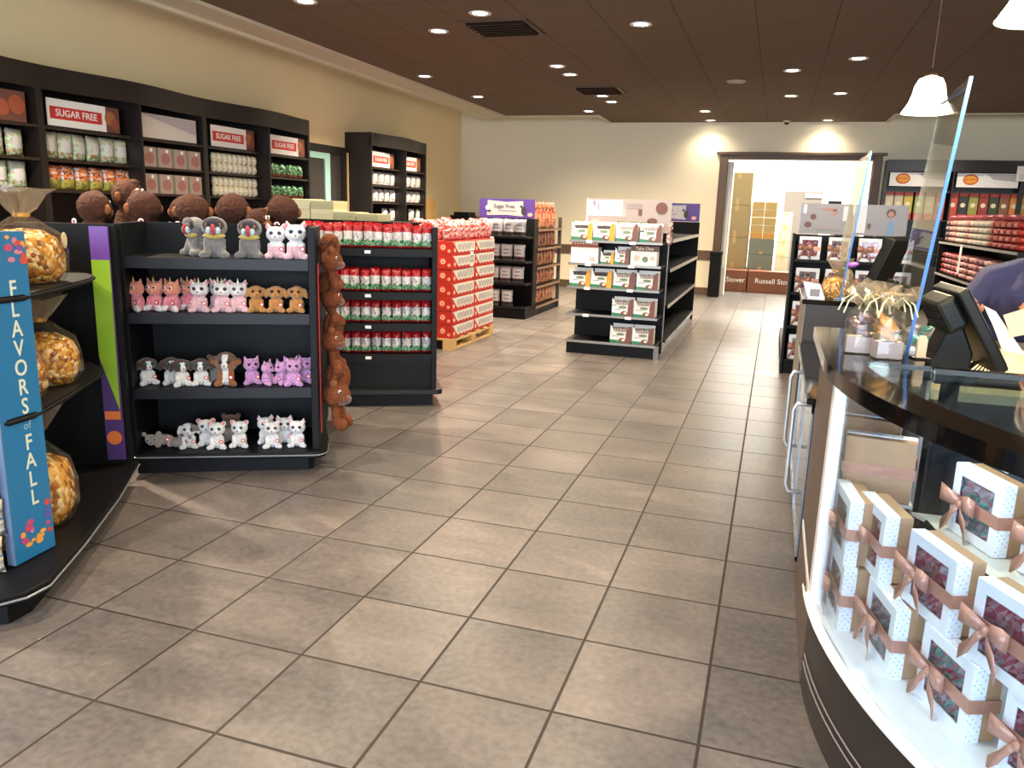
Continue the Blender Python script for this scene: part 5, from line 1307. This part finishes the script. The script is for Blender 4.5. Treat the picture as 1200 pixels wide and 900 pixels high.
m.done('coiled_cables', BLK, r)
t = thing('card_reader', 'black card reader on an arm standing beyond the shield', 'card reader', (.50, 3.25, .88), .3)
MB().tube([(0, 0, 0), (-.02, 0, .10), (-.05, 0, .16)], .012).done('arm', BLK, t)
m = MB(); m.box(-.05, .04, -.03, .03, -.06, .06, M=Matrix.Translation((-.06, 0, .22)) @ Matrix.Rotation(.4, 4, 'Y')); m.done('reader_body', MON, t, bevel=.006)
MB().lathe([(0, 0), (.05, 0), (.05, .012), (0, .02)], n=16).done('base', BLK, t)
t = thing('till_monitor', 'second black monitor farther back, seen between the two shields', 'monitor', (.55, 4.98, .955), -.5)
m = MB(); m.box(-.03, .03, -.12, .12, .08, .36, M=Matrix.Rotation(.35, 4, 'Y')); m.done('screen_body', MON, t, bevel=.01)
MB().box(-.05, .06, -.06, .06, 0, .03).tube([(0, 0, .02), (.06, 0, .18)], .02).done('stand', BLK, t)
t = thing('scanner_tray', 'dark tray with a shiny wrapped pack behind the shield', 'tray', (.52, 3.0, .88), .2)
MB().box(-.02, .06, .05, .20, 0, .05).done('tray', BLK, t, bevel=.005)
put('foil_pack', pouch_mesh('foil_pack', .10, .09, .05, [FTEAL, FS, MIDG], lambda s, t_, r_, g_: r_.choice([0, 1, 1, 2]), seed=44, nx=6, nz=6), t, (.02, .10, .05))

# ================================================================== PACKS behind the till
FILMC = [mat('film_pink', '#d59a8f', .3, noise=.15, nscale=30), mat('film_cream', '#cfc3b4', .3, noise=.15, nscale=30), mat('film_rose', '#a8505a', .3, noise=.2, nscale=30), mat('film_red', '#a3302a', .3, noise=.2, nscale=30), mat('film_mauve', '#80525a', .3, noise=.3, nscale=30)]
def pack(i):
    m = MB(); m.ell((0, 0, .028), (.085, .14, .030), n=14, m=6)
    for v in m.bm.verts: v.co.x = max(-.078, min(.078, v.co.x*1.3)); v.co.y = max(-.12, min(.12, v.co.y*1.3)); v.co += Vector((random.uniform(-.003, .003), random.uniform(-.003, .003), random.uniform(-.002, .002)))
    return tag(m.done('wrapped_pack', [FILMC[i]], smooth=True), 'x', 'pack')
PK = [pack(i) for i in range(5)]
for c in range(15):
    y = 9.60-c*.185
    k = (4, 0, 0, 1, 1, 0, 1, 1, 1, 1, 3, 3, 3, 3, 3)[c]
    for ly in range(4):
        place(PK[k], (1.85, y+random.uniform(-.005, .005), 1.187+ly*.056), PI/2+random.uniform(-.06, .06), '%s pack on the upper shelf behind the till, %s stack from far, %s layer' % (('pink', 'cream', 'rose', 'red', 'mauve')[k], ORD[c].replace('leftmost', 'first'), ('lowest', 'second', 'third', 'top')[ly]), 'wrapped packs, upper shelf behind the till')
    if c % 2 == 0:
        place(PK[2], (1.87, y-.05, 1.187+4*.056), PI/2+.4, 'rose pack lying askew on the upper stacks behind the till, %s from far' % ('first', 'second', 'third', 'fourth', 'fifth', 'sixth', 'seventh', 'eighth')[c//2], 'wrapped packs, upper shelf behind the till')
for c in range(15):
    y = 9.60-c*.185; k = (3, 2, 2, 3, 2, 0, 2, 0, 2, 4, 0, 4, 3, 3, 3)[c]
    for ly in range(4):
        place(PK[k], (1.85, y, .857+ly*.056), PI/2+random.uniform(-.06, .06), '%s pack on the lower shelf behind the till, %s stack from far, %s layer' % (('pink', 'cream', 'rose', 'red', 'mauve')[k], ORD[c].replace('leftmost', 'first'), ('lowest', 'second', 'third', 'top')[ly]), 'wrapped packs, lower shelf behind the till')
for c in range(15):
    place(PK[2 if c % 2 else 4], (1.85, 9.60-c*.185, .522), PI/2, 'dull rose pack on the lowest shelf behind the till, %s from far' % ORD[c].replace('leftmost', 'first'), 'packs on the lowest shelf behind the till')
t = thing('shelf_talker', 'white strip hanging from the upper shelf of red packs behind the till', 'card', (1.685, 8.55, .92), -PI/2)
MB().box(-.04, .04, -.004, 0, .0, .26).done('card', WHT, t)
# bean tubes on the back bookcase
cols = ['#d9cbb0', '#c8bfa0', '#c9b24a', '#9aa85c', '#d8cba8', '#c4553a', '#c24b38', '#2f3436', '#9a9a4a', '#9c3a30', '#37472f', '#8a5a40', '#d8873a', '#e0b424', '#d8a05a']
xs = [1.66, 1.80, 1.94, 2.10, 2.25, 2.40, 2.58, 2.72, 2.86, 3.0, 3.14, 3.28, 3.42, 3.56, 3.70]
words = ['ivory', 'beige', 'yellow', 'olive', 'cream', 'brick red', 'orange red', 'near black', 'moss', 'crimson', 'dark green', 'brown', 'orange', 'bright yellow', 'apricot']
for i, x in enumerate(xs):
    t = thing('candy_box', '%s candy box with red top, %s on the back wall bookcase' % (words[i], nth(i)), 'box', (x-.06, 14.18, 1.42), 0, 'red-topped candy boxes on the back bookcase')
    MB().box(0, .125, 0, .10, .10, .37).done('box_body', mat('candy_'+words[i].replace(' ', '_'), cols[i], .45), t)
    MB().box(0, .125, 0, .10, .37, .42).box(0, .125, -.001, .10, 0, .10).done('red_band', mat('coral_red_print', '#c9463a', .45), t)
    m = MB(); m.disc((.06, -.002, .24), .035, n=14); m.done('round_label', CREAM, t)

# ================================================================== PERSON
SKIN = mat('skin_brown', '#a8704f', .5, noise=.06, nscale=20); POLO = mat('navy_violet_polo', '#282a4e', .85, noise=.12, nscale=30, bump=.3, bscale=25)
HAIR = mat('grey_brown_hair', '#6a5a50', .6, noise=.3, nscale=40); PANT = mat('dark_trousers', '#22232b', .8)
pr = thing('person', 'person in navy polo leaning over the counter with papers, cut off at right', 'person', (1.09, 4.06, 0), -.22)
def hand(m, wrist, palm_dir, side, curl=.5, th_up=None):
    """palm with five bent fingers, built outward along palm_dir"""
    w = Vector(wrist); d = Vector(palm_dir).normalized(); s = Vector(side).normalized(); n = d.cross(s).normalized()
    cone(m, w, w+d*.05, .024, .028)
    for k in range(4):
        o = (k-1.5)*.0185; L_ = (.036, .042, .039, .030)[k]
        a = w+d*.062+s*o; b = a+d*L_*.9+n*.006; c = b+(d*(1-curl)+n*curl)*L_*.8; e = c+(d*(.6-curl)+n*(curl+.3)).normalized()*L_*.6
        cone(m, w+d*.04+s*o*.9, a, .0105, .0098, 8); cone(m, a, b, .0098, .0088, 8); cone(m, b, c, .0088, .0080, 8); cone(m, c, e, .0080, .0070, 8)
    a = w+d*.018+s*-.028; b = a+(d*.6-s*.6+n*.3).normalized()*.034; c = b+(d+n*.4).normalized()*.028
    cone(m, a, b, .0125, .0108, 8); cone(m, b, c, .0108, .0085, 8)
m = MB()
m.ell((0, .02, .93), (.16, .11, .13)); m.ell((0, -.03, 1.08), (.14, .09, .14)); cone(m, (.03, -.07, 1.18), (.07, -.12, 1.28), .055, .05)
HC = Vector((.105, -.155, 1.385)); m.ell(HC, (.072, .088, .105)); m.ell(HC+Vector((0, -.03, -.055)), (.05, .055, .05))
m.ell(HC+Vector((0, -.092, -.012)), (.012, .018, .020)); m.ell(HC+Vector((0, -.080, -.048)), (.026, .012, .010))
for sx in (-1, 1): m.ell(HC+Vector((sx*.074, .005, -.01)), (.010, .018, .028))
for sx in (-1, 1):
    cone(m, (sx*.08, .02, .88), (sx*.09, .0, .48), .085, .055); cone(m, (sx*.09, .0, .48), (sx*.095, .02, .09), .052, .035); cone(m, (sx*.095, .02, .05), (sx*.10, -.11, .035), .036, .028)
RS, RE, RW = (-.150, -.06, 1.145), (-.215, -.13, 1.03), (-.220, -.305, 1.045)
LS, LE, LW = (.165, -.06, 1.19), (.25, -.10, 1.0), (.08, -.30, 1.035)
for a, b_, c_ in ((RS, RE, RW), (LS, LE, LW)): cone(m, a, b_, .046, .040); cone(m, b_, c_, .038, .026)
hand(m, RW, (.25, -.75, -.25), (.8, .3, .2), .55); hand(m, LW, (-.55, -.6, .1), (.2, -.1, .9), .5)
put('body', remesh(m, 'body', [SKIN], .0065, 1), pr)
m = MB(); m.ell((0, .02, .92), (.21, .15, .14)); m.ell((0, -.03, 1.05), (.205, .14, .16)); m.ell((.02, -.05, 1.13), (.15, .105, .09))
for sh_, el in ((RS, RE), (LS, LE)): cone(m, (sh_[0]*.4+.02, sh_[1], 1.20), sh_, .045, .060); cone(m, sh_, el, .062, .058)
m.ell((0, -.10, 1.08), (.11, .09, .09))
put('polo_shirt', remesh(m, 'polo_shirt', [POLO], .009, 3), pr)
m = MB(); m.tube([(-.01, -.06, 1.25), (-.01, -.12, 1.235), (.03, -.17, 1.18), (.06, -.17, 1.18), (.10, -.13, 1.235), (.11, -.07, 1.245), (.05, -.03, 1.26)], .014, closed=True); m.done('collar', mat('polo_collar', '#3a3b68', .8), pr, smooth=True)
m = MB(); m.ell((0, .02, .86), (.19, .14, .12))
for sx in (-1, 1): cone(m, (sx*.085, .02, .84), (sx*.09, .0, .48), .105, .075); cone(m, (sx*.09, .0, .48), (sx*.095, .02, .10), .072, .062)
put('trousers', remesh(m, 'trousers', [PANT], .012, 2), pr)
for sx in (-1, 1): MB().ell((sx*.097, -.045, .035), (.048, .12, .04)).done('shoe', BLK, pr, smooth=True)
m = MB(); m.ell(HC+Vector((0, .022, .03)), (.088, .092, .098)); m.ell(HC+Vector((0, .06, -.05)), (.075, .05, .10)); put('hair', remesh(m, 'hair', [HAIR], .008, 2, disp=.002), pr)
for sx in (-1, 1):
    e = MB(); e.ell(HC+Vector((sx*.028, -.080, .012)), (.012, .008, .007), mi=0); e.ell(HC+Vector((sx*.028, -.087, .011)), (.006, .003, .006), mi=1); e.done('eye', [WHT, EYE], pr, smooth=True)
t = thing('paper', 'white folded paper hanging from the hand nearest the monitor', 'paper', (.87, 3.62, 1.04), -.15)
MB().prism([(-.045, .02), (.0, .0), (.125, -.165), (.045, -.155), (.0, -.06)], -.0006, .0006, M=Matrix.Rotation(PI/2, 4, 'X')).done('sheet', PAPER, t)
t = thing('card', 'small beige card held at the right picture edge', 'card', (.975, 3.58, 1.03), -.15)
MB().prism([(-.085, .0), (.0, .04), (.075, -.045), (-.045, -.085)], -.0006, .0006, M=Matrix.Rotation(PI/2, 4, 'X')).done('sheet', mat('beige_paper', '#d3c3a3', .6), t)

# ================================================================== LIGHT
def area(loc, rot, sx, sy, e, col):
    l = bpy.data.lights.new('area', 'AREA'); l.shape = 'RECTANGLE'; l.size = sx; l.size_y = sy; l.energy = e; l.color = col
    o = bpy.data.objects.new('area_lamp', l); COL.objects.link(o); o.location = loc; o.rotation_euler = rot
    return o
# daylight through the two front windows
for x in (-2.37, 2.37): area((x, YF-.03, 1.6), (PI/2, 0, 0), 4.3, 2.1, 200, (.78, .88, 1.0))
# stock room strip lamps
for y in (16.2, 19.5):
    area((.2, y, 3.25), (0, 0, 0), 2.6, .5, 210, (1, .97, .9))
W = bpy.data.worlds.new('sky'); SC.world = W; W.use_nodes = True
W.node_tree.nodes['Background'].inputs[0].default_value = (.75, .82, 1, 1); W.node_tree.nodes['Background'].inputs[1].default_value = .6

# ================================================================== CAMERA
cam = bpy.data.cameras.new('camera'); co = bpy.data.objects.new('camera', cam); COL.objects.link(co)
p, r_, yw = math.radians(12.446), math.radians(1.791), math.radians(-17.817)
fw0 = Vector((math.sin(yw), math.cos(yw), 0)); ri0 = Vector((math.cos(yw), -math.sin(yw), 0)); up0 = Vector((0, 0, 1))
fw = math.cos(p)*fw0-math.sin(p)*up0; up = math.sin(p)*fw0+math.cos(p)*up0
ri = math.cos(r_)*ri0+math.sin(r_)*up; up2 = -math.sin(r_)*ri0+math.cos(r_)*up
co.matrix_world = Matrix(((ri.x, up2.x, -fw.x, 0), (ri.y, up2.y, -fw.y, 0), (ri.z, up2.z, -fw.z, 1.3812), (0, 0, 0, 1)))
cam.sensor_width = 36; cam.lens = 926.2/1200*36; cam.clip_start = .02; cam.clip_end = 100
SC.camera = co
vs = SC.view_settings; vs.view_transform = 'Standard'; vs.look = 'None'; vs.gamma = 1; vs.use_curve_mapping = False; vs.exposure = 1.12
